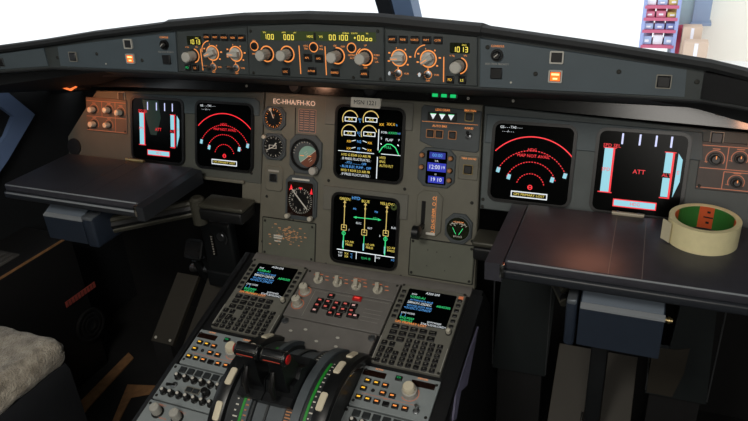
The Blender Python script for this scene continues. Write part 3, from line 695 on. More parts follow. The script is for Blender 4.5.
# autopilot panel
t = gpanel('autopilot_control_unit', 'centre autopilot panel with a wide lit number window and four round knobs', [(-.130, .002), (.137, .002), (.1375, .092), (0, .096), (-.1245, .090)], 'fcu_grey', (0, .045))
Yq = lambda y: y - .045
b = MB('e_strip'); b.bprism([(-.0985, Yq(.066)), (.1235, Yq(.068)), (.1235, Yq(.083)), (-.0975, Yq(.082))], 0, .0046, .0004)
b.m('e_lcd').digits('100', -.081, Yq(.072), .0082, .0051, .0075); b.digits('000', -.041, Yq(.072), .0082, .0051, .0075); b.digits('00100', .055, Yq(.0735), .0082, .0051, .0075); b.digits('+00oo', .100, Yq(.0735), .0078, .0051, .0072)
b.text('SPD', -.089, Yq(.0795), .0034, .0051); b.text('HDG', -.050, Yq(.080), .0034, .0051); b.text('LAT', -.028, Yq(.080), .0034, .0051); b.text('ALT', .066, Yq(.081), .0034, .0051); b.text('LVL/CH', .085, Yq(.081), .0034, .0051); b.text('V/S', .108, Yq(.081), .0034, .0051); b.text('HDG', .001, Yq(.074), .0055, .0051); b.text('V/S', .022, Yq(.074), .0055, .0051); b.bar(.068, Yq(.081), .075, Yq(.081), .0008, .0051)
b.m('key_black').rect(.0085, Yq(.068), .0125, Yq(.081), .0050)
b.build('number_window', t)
b = MB('e_orange')
for x in (-.022, .0285): b.rect(x-.0009, Yq(.009), x+.0009, Yq(.058), Zf)
for x, y in ((-.113, .055), (.0065, .056), (.0785, .057)): b.ring(x, Yq(y), .0078, .0018, Zf, 20)
for x, y in ((-.088, .042), (-.0465, .043)): b.ring(x, Yq(y), .0135, .0022, Zf, 24)
b.arc(.051, Yq(.043), .0135, -120, 100, .0022, Zf, 18); b.ring(.103, Yq(.042), .0135, .0022, Zf, 24); b.arc(.103, Yq(.042), .0165, 120, 235, .0014, Zf, 12)
for s_, x, y in (('MACH', -.113, .041), ('HDG', -.0085, .058), ('TRK', -.0085, .053), ('V/S', .021, .058), ('FPA', .021, .053), ('100', .047, .0595), ('1000', .062, .0585), ('METRIC', .0785, .0445), ('ALT', .0785, .0395), ('UP', .104, .0615), ('PUSH', .124, .046), ('TO', .122, .0405), ('LVL', .124, .035), ('DN', .103, .0245), ('SPD', -.113, .064)): b.text(s_, x, Yq(y), .0042, Zf)
b.build('legend', t)
for x, y in ((-.088, .042), (-.0465, .043), (.051, .043), (.103, .042)): knob(t, x, Yq(y), .004, .0095, .027, 'knob_grey', 'knob_black', .0115, 'selector_knob')
for x, y in ((-.113, .055), (.0065, .056), (.0785, .057)): MB('key_black').at(x, Yq(y), .004).cyl(.0062, -.001, .004, 16, .001).build('round_button', t)
for s_, x, y in (('LOC', -.051, .0125), ('AP1', -.0055, .038), ('AP2', .0165, .0375), ('A/THR', .0015, .0155), ('EXPED', .0465, .0145), ('APPR', .1015, .0145)): pushbutton(t, x, Yq(y), .004, .0155, .0130, s_, 'e_orange', .0050)
corner_screws(t, ((-.118, .036), (.127, .040), (-.12, -.038), (.13, -.038), (.08, -.038)))
# warning panels
def warning(label, cx, poly, knx, wx, sx, screws, mir):
    t = gpanel('warning_light_unit', label, poly, 'glare_grey', (cx, .035))
    X = lambda x: x - cx; Yq = lambda y: y - .035
    b = MB('bezel_black').at(X(knx), Yq(.0525), .004); b.ringp(circ(.0095), circ(.0075), -.001, .004); b.m('knob_black').cyl(.0062, -.001, .010, 16, .0015); b.m('knob_grey').bar(-.003, -.002, .003, .003, .0015, .0104); b.build('dimmer_knob', t)
    b = MB('e_orange'); b.text('CONSOLE', X(knx), Yq(.066), .0045, Zf); b.m('legend_grey').text('SIDE STICK PRIORITY', X(knx), Yq(.0385), .0040, Zf); b.build('legend', t)
    pushbutton(t, X(knx), Yq(.0245), .004, .018, .017, name='priority_light')
    b = MB('key_black').at(X(wx), Yq(.052), .004); b.bprism(rrect(.016, .015, .001), -.001, .003, .001); b.m('knob_grey').frame(.0205, .019, .0022, .002, -.001, .0035); b.build('warning_button', t)
    b = MB('key_black').at(X(wx), Yq(.0235), .004); b.bprism(rrect(.016, .015, .001), -.001, .003, .001); b.m('knob_grey').frame(.0205, .019, .0022, .002, -.001, .0035)
    b.m('e_ann').rect(-.0072, -.0066, .0072, .0066, .0032); b.m('e_annw').rect(-.0058, .0018, .0058, .0048, .0034); b.rect(-.0035, -.0045, .0035, -.0018, .0034); b.build('caution_light', t)
    pushbutton(t, X(sx), Yq(.0225), .004, .017, .016, rim='rim_grey', name='square_button')
    for x, y in screws: screw(t, X(x), Yq(y), .004, 'screw', .0035)
    MB('screw_light').at(X(-.466 if mir < 0 else .35), Yq(.011), .004).cyl(.0016, -.001, .001, 8).build('rivet', t)
    return t
warning('left warning panel on the glareshield with one glowing orange light', -.45, [(-.610, .001), (-.2915, .001), (-.285, .077), (-.606, .040)], -.312, -.400, -.550, ((-.595, .019), (-.486, .030), (-.373, .021)), -1)
warning('right warning panel on the glareshield with one glowing orange light', .46, [(.3, .001), (.6245, .001), (.6205, .038), (.298, .078)], .3265, .417, .569, ((.387, .026), (.507, .034), (.612, .024), (.311, .064)), 1)
# wing plates on the bent ends
for sx, lab in ((-1, 'angled plate with one square button at the far left end of the glareshield'), (1, 'dark angled plate at the far right end of the glareshield')):
    p0 = Vector((sx*.621, -.1045, 1.165)); p1 = Vector((sx*.80, -.187, 1.165))
    ex = (p1-p0).normalized()*sx if sx > 0 else (p0-p1).normalized(); ez = Vector((0, 0, 1)); en = ex.cross(ez)
    M = Matrix.Identity(4)
    mid = (p0+p1)/2
    for i in range(3): M[i][0] = ex[i]; M[i][1] = ez[i]; M[i][2] = en[i]; M[i][3] = mid[i]
    t = thing('wing_plate', lab, 'plate', M, (0, 0, .002)); L = (p1-p0).length/2
    h0, h1 = (.026, .038) if sx < 0 else (.038, .026)
    MB('glare_grey' if sx < 0 else 'ped_black').bprism([(-L, .0), (L, 0), (L, h1), (-L, h0)], -.006, .003, .001).build('plate', t)
    if sx < 0: pushbutton(t, .0, .015, .003, .016, .015, rim='panel_dark', name='square_button')

# ================================================================== 5. pedestal
t = thing('pedestal', 'long black centre pedestal housing between the two seats', 'pedestal', PED, (0, -.4, 0))
def prism_x(m, yz, x0, x1):
    n = len(yz); vs = [(x0, y, z) for y, z in yz] + [(x1, y, z) for y, z in yz]
    return MB(m).add(vs, [tuple(range(n)), tuple(range(n, 2*n))[::-1]] + [(i, (i+1) % n, n+(i+1) % n, n+i) for i in range(n)])
prism_x('ped_black', [(.395, -.004), (-.25, -.004), (-.30, -.08), (-.43, -.42), (.15, -.60), (.46, -.50), (.44, -.1)], -.283, .283).build('housing', t)
MB('ped_black').box(-.290, -.276, -.25, .39, -.012, .004, .003).build('edge_rail', t)
MB('ped_black').box(.262, .290, -.25, .375, -.012, .004, .003).build('edge_rail', t)
MB('ped_dull').box(-.264, .262, .372, .396, -.01, .001, .002).build('front_lip', t)
def side_cover():
    b = MB('lavender')
    inv = (PED @ Matrix.Translation((0, -.4, 0))).inverted()
    yz = [(-.030, .640), (-.110, .628), (-.195, .612), (-.222, .560), (-.20, .545), (-.165, .585), (-.12, .560), (-.085, .590)]
    n = len(yz); pts = [inv @ Vector((x, y, z)) for x in (.2835, .287) for y, z in yz]
    b.add(pts, [tuple(range(n)), tuple(range(n, 2*n))[::-1]] + [(i, (i+1) % n, n+(i+1) % n, n+i) for i in range(n)]); b.build('side_cover', t)
side_cover()
# display keyboards
def mcdu(label, cx, ann):
    t = thing('keyboard_display_unit', label, 'control unit', PED, (cx, -.129, 0))
    MB('mcdu_grey').bprism(rrect(.140, .203, .003), -.004, .004, .0015).build('faceplate', t)
    b = MB('screen_black'); b.bprism(rrect(.104, .088, .003, 3, 0, .047), 0, .0052, .0006)
    z = .0056
    def L(m, s_, x, y, sz=.0085): b.m(m).text(s_, x, y, sz, z, 0, .95)
    L('e_white', 'A320-200', .002, .084, .008)
    L('e_white', 'ENG', -.036, .0765, .006); L('e_green', 'V2500-A1', -.026, .069, .0088)
    L('e_blue', 'ACTIVE DATA BASE', -.016, .061, .006); L('e_white', '28NOV-25DEC', -.018, .054, .0085); L('e_green', 'AB40305', .033, .055, .0085)
    L('e_blue', 'SECOND DATA BASE', -.016, .046, .006); L('e_blue', '<31OCT-27NOV', -.018, .039, .0085)
    L('e_white', 'CHG CODE', -.034, .025, .006); L('e_blue', '[   ]', -.042, .019, .0075)
    L('e_green', 'IDLE/PERF', -.032, .012, .0075); L('e_white', 'SOFTWARE', .026, .012, .006); L('e_white', 'STATUS/XLOAD>', .026, .0055, .0072)
    L('e_green', '+0.0/+0.0', -.032, .0055, .0072)
    b.m('e_orange').text('GPS PRIMARY LOST', -.020, .0005, .0078, z+.0002)
    b.build('screen', t)
    for sx in (-1, 1):
        for k in range(6): pushbutton(t, sx*.0605, .080-.0135*k, .004, .009, .007, None, rim=None, name='line_key', d=.003)
        MB('legend_grey').box(sx*.0685-.0007, sx*.0685+.0007, -.098, -.04, .0035, .0045).build('edge_mark', t)
    rows = (('DIR', 'PROG', 'PERF', 'INIT', 'DATA'), ('F-PLN', 'NAV', 'FREQ', 'FUEL', 'SEC'), ('ATC', 'MENU'))
    for r, row in enumerate(rows):
        for c, s_ in enumerate(row): pushbutton(t, -.048+.0195*c, -.012-.0145*r, .004, .0150, .0105, s_, 'legend_grey', .0034, name='function_key', d=.0035)
    knob(t, .060, -.004, .004, .0048, .013, 'knob_white', 'knob_black', .006, 'brightness_knob')
    for i, s_ in enumerate(('<', '^', '>', 'v')): pushbutton(t, -.057+.0165*(i % 2), -.055-.014*(i//2), .004, .0115, .0105, s_, 'legend_grey', .007, name='arrow_key', d=.0035)
    num = '123456789.0/'
    for i, s_ in enumerate(num): pushbutton(t, -.057+.0155*(i % 3), -.083+.0 -.0138*(i//3) if False else -.0835-.0135*(i//3)*0.0 - 0.0, .004, .010, .010, s_, 'legend_grey', .006, name='number_key', d=.0035) if i < 0 else None
    for i, s_ in enumerate(num):
        pushbutton(t, -.0575+.0155*(i % 3), -.0535-.0125*(i//3) - (.0 if True else 0), .004, .0001+.0105, .0095, s_, 'legend_grey', .006, name='number_key', d=.0035) if False else None
    for r in range(6):
        for c in range(5):
            i = r*5+c; s_ = ('ABCDEFGHIJKLMNOPQRSTUVWXYZ'+'/_+C')[i]
            pushbutton(t, -.010+.0158*c, -.0395-.0112*r if False else -.040-.0112*r, .004, .0108, .0088, s_, 'legend_grey', .0055, name='letter_key', d=.0035)
    for r in range(3):
        for c in range(3):
            pushbutton(t, -.0575+.0152*c if c < 3 else 0, -.0740-.0112*r, .004, .0108, .0088, '123456789'[r*3+c], 'legend_grey', .0055, name='number_key', d=.0035)
    for sx in (-1, 1): 
        for y in (-.0975, .0975): screw(t, sx*.0665, y, .004, r=.003)
    if ann: MB('e_dimorange').rect(.056, .084, .066, .092, .0045).build('warning_label', t)
    return t
mcdu('left keyboard unit with a small text screen, on the left of the pedestal', -.186, False)
mcdu('right keyboard unit with a small text screen, on the right of the pedestal', .185, True)
# switching panel
t = thing('switching_unit', 'strip with four white selector knobs at the front of the pedestal', 'control unit', PED, (0, -.055, 0))
MB('ped_dull').bprism(rrect(.222, .050, .002), -.004, .004, .001).build('panel', t)
b = MB('e_dimorange'); b.text('SWITCHING', .018, .019, .0055, Zf); b.m('e_dimorange')
for x in (-.074, -.027, .018, .068):
    for dx, dy in ((-.014, .011), (0, .014), (.015, .011), (.019, .001)): b.rect(x+dx-.004, dy-.001, x+dx+.004, dy+.001, Zf)
b.build('legend', t)
for x in (-.074, -.027, .018, .068): pointer(t, x, -.003, .004, .0108, 'knob_white', 1.9, 'selector_knob', .017, None)
for x in (-.105, .105): screw(t, x, .018, .004, r=.003)
# ecam panel
t = thing('system_page_keypad', 'panel of small red-lit square buttons with two knobs at its left, below the switching strip', 'control unit', PED, (0, -.124, 0))
MB('ped_dull').bprism(rrect(.222, .084, .002), -.004, .004, .001).build('panel', t)
b = MB('legend_grey'); b.bar(-.068, -.036, -.068, .036, .0008, Zf); b.bar(-.066, .036, .104, .036, .0006, Zf)
for y in (.012, .002, -.008, -.018): b.bar(.058, y, .098, y, .0006, Zf)
b.m('e_dimorange').ring(-.090, .028, .0135, .0012, Zf); b.ring(-.091, -.008, .0135, .0012, Zf)
b.build('legend', t)
for x, y in ((-.090, .028), (-.091, -.008)): knob(t, x, y, .004, .0095, .022, 'knob_white', 'knob_grey', .0115, 'brightness_knob', 'print_black')
BT = [(-.026, .028, 0), (.033, .033, 2), (-.045, .011, 1), (-.026, .011, 1), (-.006, .011, 1), (.014, .013, 1), (.033, .013, 3), (-.046, -.003, 1), (-.026, -.003, 0), (-.006, -.003, 1), (.014, -.002, 1), (.033, -.001, 1), (-.046, -.017, 3), (-.009, -.017, 1), (.010, -.017, 1), (.035, -.012, 0), (.046, -.012, 3)]
for x, y, k in BT:
    if k == 2:
        b = MB('red_plastic').at(x, y, .004); b.bprism(rrect(.020, .011, .001), -.001, .005, .001); b.m('e_redkey').rect(-.006, -.002, .006, .002, .0053); b.build('emergency_button', t)
    else:
        o = litbar(t, x, y, .004, .0155, .0118, 'e_pinkpage' if k == 3 else 'e_redpage', k=.44, name='page_button', d=.0045)
# blank plate
t = thing('blanking_plate', 'bare dull plate with pale oval screw holes, in front of the thrust levers', 'plate', PED, (.0, -.2005, 0))
MB('ped_dull').bprism(rrect(.212, .064, .002), -.004, .003, .001).build('plate', t)
for x, y in ((-.075, .0), (-.045, .010), (-.01, -.012), (.03, .006), (.035, -.015)): MB('screw_light').at(x, y, .003).prism([(p*1.6, q) for p, q in circ(.0026, 12)], -.001, .0006).build('hole_plug', t)
for x, y in ((-.098, .021), (.099, .021)):
    b = MB('steel').at(x, y, .003); b.lathe([(.0075, -.001), (.0075, .002), (.004, .003)], 16); b.build('fastener', t)
# radio panels
def radio(label, cx):
    t = thing('radio_unit', label, 'control unit', PED, (cx, -.2865, 0))
    MB('ped_grey').bprism(rrect(.152, .088, .002), -.004, .004, .001).build('panel', t)
    for x in (-.051, .046):
        b = MB('lcd_dark').at(x, .029, .004); b.bprism(rrect(.046, .0125, .001), -.001, .001, .0004); b.build('frequency_window', t)
    b = MB('e_orange'); b.text('ACTIVE', -.045, .0405, .0048, Zf); b.text('STBY/CRS', .042, .0405, .0048, Zf); b.m('e_dimorange').bar(-.060, -.0155, .045, -.0155, .0006, Zf); b.text('NAV', -.012, -.0165, .004, Zf); b.arc(.028, .006, .0165, -140, 40, .0012, Zf, 16); b.build('legend', t)
    pushbutton(t, -.002, .0305, .004, .013, .010, '<>', 'e_ltgreen', .0075, name='transfer_key')
    for x, y, m_ in ((-.058, .0115, 1), (-.040, .0105, 1), (-.022, .0095, 1), (-.060, -.006, 1), (-.021, -.007, 1), (-.002, -.008, 1), (-.062, -.0255, 1), (-.044, -.0260, 1), (-.026, -.0265, 1), (-.008, -.0270, 0), (.010, -.0270, 1), (.029, -.0270, 1)):
        if m_: litbar(t, x, y, .004, .0125, .0095, 'e_amber' if (x < -.03) else 'e_orange', name='radio_key')
        else: pushbutton(t, x, y, .004, .0125, .0095, name='radio_key')
    MB('knob_black').at(-.041, -.006, .004).cyl(.0035, -.001, .003, 12, .001).build('lamp', t)
    b = MB('knob_grey').at(.028, .006, .004); b.lathe([(.0145, -.001), (.0145, .012), (.0135, .013), (.0105, .013)], 24); b.m('mark_cream').lathe([(.0115, .013), (.0115, .023), (.0095, .026)], 22); b.build('tuning_knob', t)
    toggle(t, .050, -.026, .004, (.0, .3), 'chrome', 'power_switch', .014)
    for x in (-.070, .070):
        for y in (-.034, .034): screw(t, x, y, .004, r=.003)
    return t
radio('left radio panel with orange-lit keys, above the black audio knobs', -.196, )
radio('right radio panel with orange-lit keys, below the right keyboard unit', .185)
def audio(label, cx):
    t = thing('audio_unit', label, 'control unit', PED, (cx, -.3755, 0))
    MB('ped_grey').bprism(rrect(.152, .083, .002), -.004, .004, .001).build('panel', t)
    for k in range(6): pushbutton(t, -.049+.0195*k, .031, .004, .0145, .0125, name='call_key', body='quad_dark')
    for k in range(6): knob(t, -.049+.0195*k, .0135, .004, .0058, .012, 'knob_black', 'knob_black', .0074, 'volume_knob', 'print_white')
    for k in range(7): knob(t, -.059+.0185*k, -.024, .004, .0058, .012, 'knob_black', 'knob_black', .0074, 'volume_knob', 'print_white')
    for x in (-.009, .007): pushbutton(t, x, -.0065, .004, .0135, .0095, name='reset_key', body='quad_dark', rim='rim_grey')
    knob(t, .030, -.006, .004, .0072, .016, 'knob_black', 'knob_black', .009, 'selector_knob')
    toggle(t, -.046, -.004, .004, (-.1, -.6), 'knob_black', 'interphone_switch', .020)
    MB('legend_grey').text('AUDIO', -.022, -.006, .004, Zf).build('legend', t)
    for x in (-.070, .070):
        for y in (-.034, .034): screw(t, x, y, .004, r=.003)
    return t
audio('left audio panel with two rows of small black knobs', -.203)
audio('right audio panel with square call keys, at the bottom right of the pedestal', .180)
def flood(label, cx):
    t = thing('floodlight_control', label, 'control unit', PED, (cx, -.466, 0))
    MB('ped_grey').bprism(rrect(.152, .092, .002), -.004, .004, .001).build('panel', t)
    b = MB('e_dimorange'); b.text('FLOOD LT', -.045, .040, .0048, Zf); b.text('INTEG LT', .005, .036, .0048, Zf); b.text('MAIN PNL', -.025, .015, .004, Zf); b.build('legend', t)
    for x, y in ((-.042, .024), (.004, .024)): knob(t, x, y, .004, .0098, .022, 'knob_grey', 'knob_black', .0125, 'dimmer_knob', 'knob_white')
    for x in (-.070, .070): screw(t, x, .038, .004, r=.003)
flood('grey panel with two grey dimmer knobs at the bottom left corner of the pedestal', -.205)
flood('lower right pedestal panel with two dimmer knobs', .180)

# ================================================================== 6. thrust quadrant
CV, CN = -.36, -.07
t = thing('throttle_quadrant', 'arched slate throttle quadrant with green scales in the middle of the pedestal', 'quadrant', PED, (.01, CV, CN))
def strip(m, u0, u1, R, a0=-66, a1=60, th=.02, seg=36):
    b = MB(m); vs = []; 
    for k in range(seg+1):
        a = math.radians(a0+(a1-a0)*k/seg)
        for u, r in ((u0, R), (u1, R), (u1, R-th), (u0, R-th)): vs.append((u, r*math.sin(a), r*math.cos(a)))
    fs = []
    for k in range(seg):
        for j in range(4): fs.append((k*4+j, k*4+(j+1) % 4, k*4+4+(j+1) % 4, k*4+4+j))
    fs += [(0, 1, 2, 3), (seg*4+3, seg*4+2, seg*4+1, seg*4)]
    return b.add(vs, fs)
# main cover with its channels
b = strip('quad_dark', -.086, -.058, .150)
for u0, u1, R, m_ in ((-.050, -.040, .158, 'quad_slate'), (-.058, -.050, .154, 'quad_dark'), (-.040, -.036, .150, 'quad_dark'), (-.036, -.014, .143, 'quad_slate'), (-.014, -.010, .147, 'quad_dark'), (-.010, .018, .143, 'quad_slate'), (.018, .024, .150, 'quad_slate'), (.024, .042, .151, 'quad_dark'), (.042, .058, .160, 'quad_slate'), (.058, .077, .155, 'quad_dark')):
    w = strip(m_, u0, u1, R); b.m(m_); b.add(w.v, w.f)
b.build('arched_cover', t)
strip('green_paint', -.057, -.052, .1552, -64, 30, .004).build('green_scale', t)
strip('green_paint', .064, .069, .1562, -64, 24, .004).build('green_scale', t)
def ticks(m, u, R, lens, a0, a1, n, name):
    b = MB(m)
    for k in range(n):
        a = math.radians(a0+(a1-a0)*k/(n-1)); L = lens[k % len(lens)]; d = math.radians(.45)
        b.add([(u, R*math.sin(a-d), R*math.cos(a-d)), (u+L, R*math.sin(a-d), R*math.cos(a-d)), (u+L, R*math.sin(a+d), R*math.cos(a+d)), (u, R*math.sin(a+d), R*math.cos(a+d))], [(0, 1, 2, 3)])
    b.build(name, t)
ticks('print_white', .030, .1515, (.009, .003, .005), -2, 42, 13, 'scale_marks')
ticks('print_white', .0705, .1556, (.0065, .003, .005, .003), -60, 24, 24, 'trim_marks')
ticks('print_white', -.072, .1506, (.009, .004, .006, .003), -60, 20, 22, 'trim_marks')
ticks('orange_print', .027, .1516, (.013, .009, .011), -40, -3, 20, 'detent_legend')
ticks('orange_print', -.048, .1586, (.006, .004), -34, -8, 9, 'detent_legend')
# lever gaiter
b = MB('tyre_black')
for u0, u1 in ((-.066, -.0165), (-.0145, .040)):
    vs = []
    a0, a1 = math.radians(-17), math.radians(20)
    n = 7
    for k in range(n+1):
        a = a0+(a1-a0)*k/n; r = .158 + (.004 if k % 2 else .014) + .018*math.sin(PI*k/n)
        for u in (u0, u1): vs.append((u, r*math.sin(a), r*math.cos(a)))
        for u in (u1, u0): vs.append((u, .140*math.sin(a), .140*math.cos(a)))
    fs = [(k*4+j, k*4+(j+1) % 4, k*4+4+(j+1) % 4, k*4+4+j) for k in range(n) for j in range(4)] + [(0, 1, 2, 3), (n*4+3, n*4+2, n*4+1, n*4)]
    b.add(vs, fs)
b.build('lever_gaiter', t)
def lever(label, u, red):
    t = thing('thrust_lever', label, 'lever', PED, (u, CV, CN))
    hy, hz = -.014, .2535
    b = MB('tyre_black')
    b.add([(x, y, z) for x in (-.013, .013) for y, z in ((-.030, .155), (.022, .155), (.016, .200), (.006, .245), (-.022, .245), (-.030, .200))], [(0, 1, 2, 3, 4, 5), (11, 10, 9, 8, 7, 6)] + [(i, (i+1) % 6, 6+(i+1) % 6, 6+i) for i in range(6)])
    b.build('lever_arm', t)
    b = MB('tyre_black').at(M=Matrix.Translation((0, hy, hz)) @ Matrix.Rotation(PI/2, 4, 'Y')); b.lathe([(.008, -.0245), (.0112, -.0225), (.0122, -.019), (.0122, .019), (.0112, .0225), (.008, .0245)], 22)
    b.build('grip', t)
    b = MB('chrome').at(M=Matrix.Translation((0, hy, hz)) @ Matrix.Rotation(PI/2, 4, 'Y'))
    for z in (-.021, .019): b.ringp(circ(.0127, 22), circ(.0118, 22), z, z+.002)
    b.at(); b.m('chrome').box(-.019, .019, hy-.0090, hy-.0070, hz+.0088, hz+.0104, .0006); b.m('red_dim').box(-.016, .016, hy-.0129, hy-.0119, hz+.002, hz+.0035)
    b.build('grip_trim', t)
    if red:
        b = MB('red_plastic').at(M=Matrix.Translation((red*.0245, hy, hz)) @ Matrix.Rotation(red*PI/2, 4, 'Y')); b.lathe([(.0082, -.001), (.0082, .0015), (.006, .0025)], 18); b.build('disconnect_button', t)
    b = MB('knob_black'); b.tube([(-.006, -.026, .225), (-.006, -.045, .205), (-.006, -.050, .180)], [.004, .0055, .004], 8); b.build('reverse_latch', t)
lever('left thrust lever with a black barrel grip', -.0215, -1)
lever('right thrust lever with a black barrel grip and a red button on its right end', .0300, 1)
def trim(label, u, sx, offs):
    t = thing('pitch_wheel', label, 'wheel', PED, (u, CV, CN))
    Rw = .160
    MX = Matrix.Rotation(PI/2, 4, 'Y')
    b = MB('tyre_black').at(M=MX); b.lathe([(.10, -.007), (Rw-.024, -.008), (Rw-.018, -.013), (Rw-.009, -.0155), (Rw-.002, -.013), (Rw, -.007), (Rw, .007), (Rw-.002, .013), (Rw-.009, .0155), (Rw-.018, .013), (Rw-.024, .008), (.10, .007)], 64); b.build('rim', t)
    b = MB('chrome').at(M=MX); b.ringp(circ(Rw-.024, 48), circ(Rw-.027, 48), -.0085, .0085); b.build('chrome_ring', t)
    for k, a in enumerate(offs):
        a = math.radians(a); M = Matrix.Translation((sx*-.004, Rw*math.sin(a), Rw*math.cos(a))) @ Matrix.Rotation(-a, 4, 'X')
        b = MB('mark_cream').at(M=M); b.bprism(rrect(.013, .034, .004), -.003, .0022, .001); b.build('grip_mark', t)
trim('left pitch trim wheel, black rim with cream marks, left of the thrust levers', -.092, -1, (42, 18, -6, -29))
trim('right pitch trim wheel, black rim with cream marks, right of the thrust levers', .1015, 1, (40, 20, -8, -32))

# ================================================================== 7. tray tables, tape
def table(label, x0, x1, inb, y0, y1):
    t = thing('tray_table', label, 'table', WORLD, ((x0+x1)/2, -.06, .86))
    cx = (x0+x1)/2; a, b_ = x0-cx, x1-cx
    MB('table').box(a, b_, y0+.006, y1, .012, .030, .004, 3).build('top_leaf', t)
    MB('table_edge').box(a-.002, b_+.002, y0, y1+.003, -.004, .013, .004, 3).build('under_tray', t)
    if inb > 0: MB('edge_light').box(a+.006, b_-.004, y0-.0015, y0+.004, .0085, .0125, .0012).build('edge_trim', t)
    MB('edge_light').box(a+.006, b_-.004, y0+.0045, y0+.0075, .027, .0302, .0012).build('edge_trim', t)
    e0, e1 = (b_+.001, b_+.022) if inb > 0 else (a-.030, a-.001)
    b = MB('table_edge' if inb > 0 else 'table')
    w = [(e0, .028), (e1, .026 if inb > 0 else .0285), (e1, -.006), (e0, -.006)]
    vs = [(x, y0-.006+.0*k, z) for k, (x, z) in enumerate(w)] + [(x, y1-.004, z) for x, z in w]
    b.add(vs, [(0, 1, 2, 3), (7, 6, 5, 4)] + [(i, (i+1) % 4, 4+(i+1) % 4, 4+i) for i in range(4)]); b.build('side_rail', t)
    xs = e0 if inb > 0 else e1
    MB('chrome').box(xs-.004, xs+.004, y0-.008, y0+.004, .002, .028, .002).build('corner_catch', t)
    xh = a + (b_-a)*(.43 if inb < 0 else .57)
    for k in (-1, 1): MB('fold_grey' if inb < 0 else 'table_edge').box(xh+.003+k*.025-.0005, xh+.003+k*.025+.0005, y0+.008, y1-.012, .0299, .0303).build('fold_line', t)
    xh -= .004
    b = MB('brass' if inb > 0 else 'hinge_metal'); b.box(xh-.028, xh+.028, y1-.008, y1+.002, .029, .034, .002); b.tube([(xh-.028, y1-.004, .034), (xh+.028, y1-.004, .034)], .0032, 8)
    for k in (-1, 1): b.m('steel').at(xh+k*.018, y1-.004, .036).cyl(.0025, -.002, .0012, 8); b.at()
    b.build('hinge', t)
    return t
table('left dark grey folding tray table in front of the left screens', -.820, -.424, 1, -.097, .110)
table('right dark grey folding tray table carrying the roll of tape', .361, .795, -1, -.113, .116)
def arm(label, bx0, bx1, sx, knobx):
    cx = (bx0+bx1)/2
    t = thing('table_arm', label, 'bracket', WORLD, (cx, -.08, .79))
    w = (bx1-bx0)/2; zt_ = .030
    yb = -.072 if knobx else -.055; zl = -.056 if knobx else -.040
    prism_x('arm_grey', [(yb, zl), (yb, zt_-.008), (yb+.035, zt_+.010), (.05, zt_+.010), (.05, zl)], -w, w).build('pivot_box', t)
    prism_x('arm_top', [(yb+.0085, zt_-.0024), (yb+.034, zt_+.0108), (yb+.034, zt_+.0088), (yb+.0085, zt_-.006)], -w+.002, w-.002).build('top_plate', t)
    prism_x('edge_light', [(yb-.001, zt_-.011), (yb-.001, zt_-.0075), (yb+.008, zt_-.0035), (yb+.008, zt_-.008)], -w+.001, w+.001).build('edge_trim', t)
    e = w if sx > 0 else -w
    b = MB('arm_chrome'); b.box(e+sx*.026-.0245, e+sx*.026+.0245, -.052, .04, -.046, zt_-.012, .006, 3) if False else None
    x0, x1 = sorted((e+sx*.004, e+sx*(.036 if knobx is None else .022)))
    b = MB('arm_grey'); b.box(x0, x1, yb-.004, .045, zl-.005, zt_+.004, .006, 3); b.m('arm_chrome').box(x0+.001, x1-.001, yb-.005, yb+.03, zt_-.004, zt_+.006, .003); b.build('end_block', t)
    # folding arm back to a hub under the panel
    hub = Vector((sx*(-cx) if False else 0, 0, 0))
    hx = (-.325 if sx > 0 else .325) - cx
    b = MB('arm_olive')
    p0 = Vector((e+sx*.030, .0, -.012)); p1 = Vector((hx-sx*.085, .085, .016))
    for dz in (-.013, .013): b.tube([p0+Vector((0, 0, dz)), p1+Vector((0, 0, dz))], .0095, 8)
    b.m('ped_black').tube([p0, p1], .012, 8)
    b.build('link', t)
    b = MB('arm_olive').at(p1.x+sx*.012, p1.y, p1.z-.03); b.lathe([(.018, -.008), (.018, .055), (.012, .060)], 16); b.build('elbow', t)
    x0, x1 = sorted((p1.x+sx*.022, p1.x+sx*.145))
    b = MB('arm_olive'); b.box(x0, x1, .07, .13, .024, .036, .005, 3); b.m('ped_black').box(x0+.003, x1-.003, .067, .13, -.004, .024, .005, 3); b.build('wall_mount', t)
    if knobx is not None:
        b = MB('brass').at(M=Matrix.Translation((w, -.055, .012)) @ Matrix.Rotation(PI/2, 4, 'Y')); b.lathe([(.004, -.002), (.004, .006), (.006, .006), (.006, .009), (.004, .010), (.004, .013)], 12); b.build('release_pin', t)
    return t
arm('grey pivot box and folding arm under the left tray table', -.742, -.622, 1, None)
arm('grey pivot box with bright edge under the right tray table', .487, .618, -1, True)
# tape
t = thing('tape_roll', 'roll of cream masking tape lying on the right tray table', 'tape', WORLD, (.664, -.009, .8905))
R1, R0, H = .0555, .0465, .042
b = MB('tape_cream')
n = 56
ci = [(R0*math.cos(2*PI*k/n), R0*math.sin(2*PI*k/n)) for k in range(n)]; co = [(R1*math.cos(2*PI*k/n), R1*math.sin(2*PI*k/n)) for k in range(n)]
b.ringp(co, ci, 0, H); b.build('tape', t)
b = MB('tape_green')
for k in range(48):
    a0 = 2*PI*k/48; a1 = 2*PI*(k+1)/48; deg = (a0*180/PI - 60) % 90
    m_ = 'tape_orange' if (deg < 36) else 'tape_green'
    b.m(m_)
    b.add([(r*math.cos(a), r*math.sin(a), z) for r in (R0+.0005, R0-.0015) for a in (a0, a1) for z in (.001, H-.001)], [(0, 1, 3, 2), (4, 6, 7, 5), (1, 5, 7, 3), (0, 2, 6, 4)])
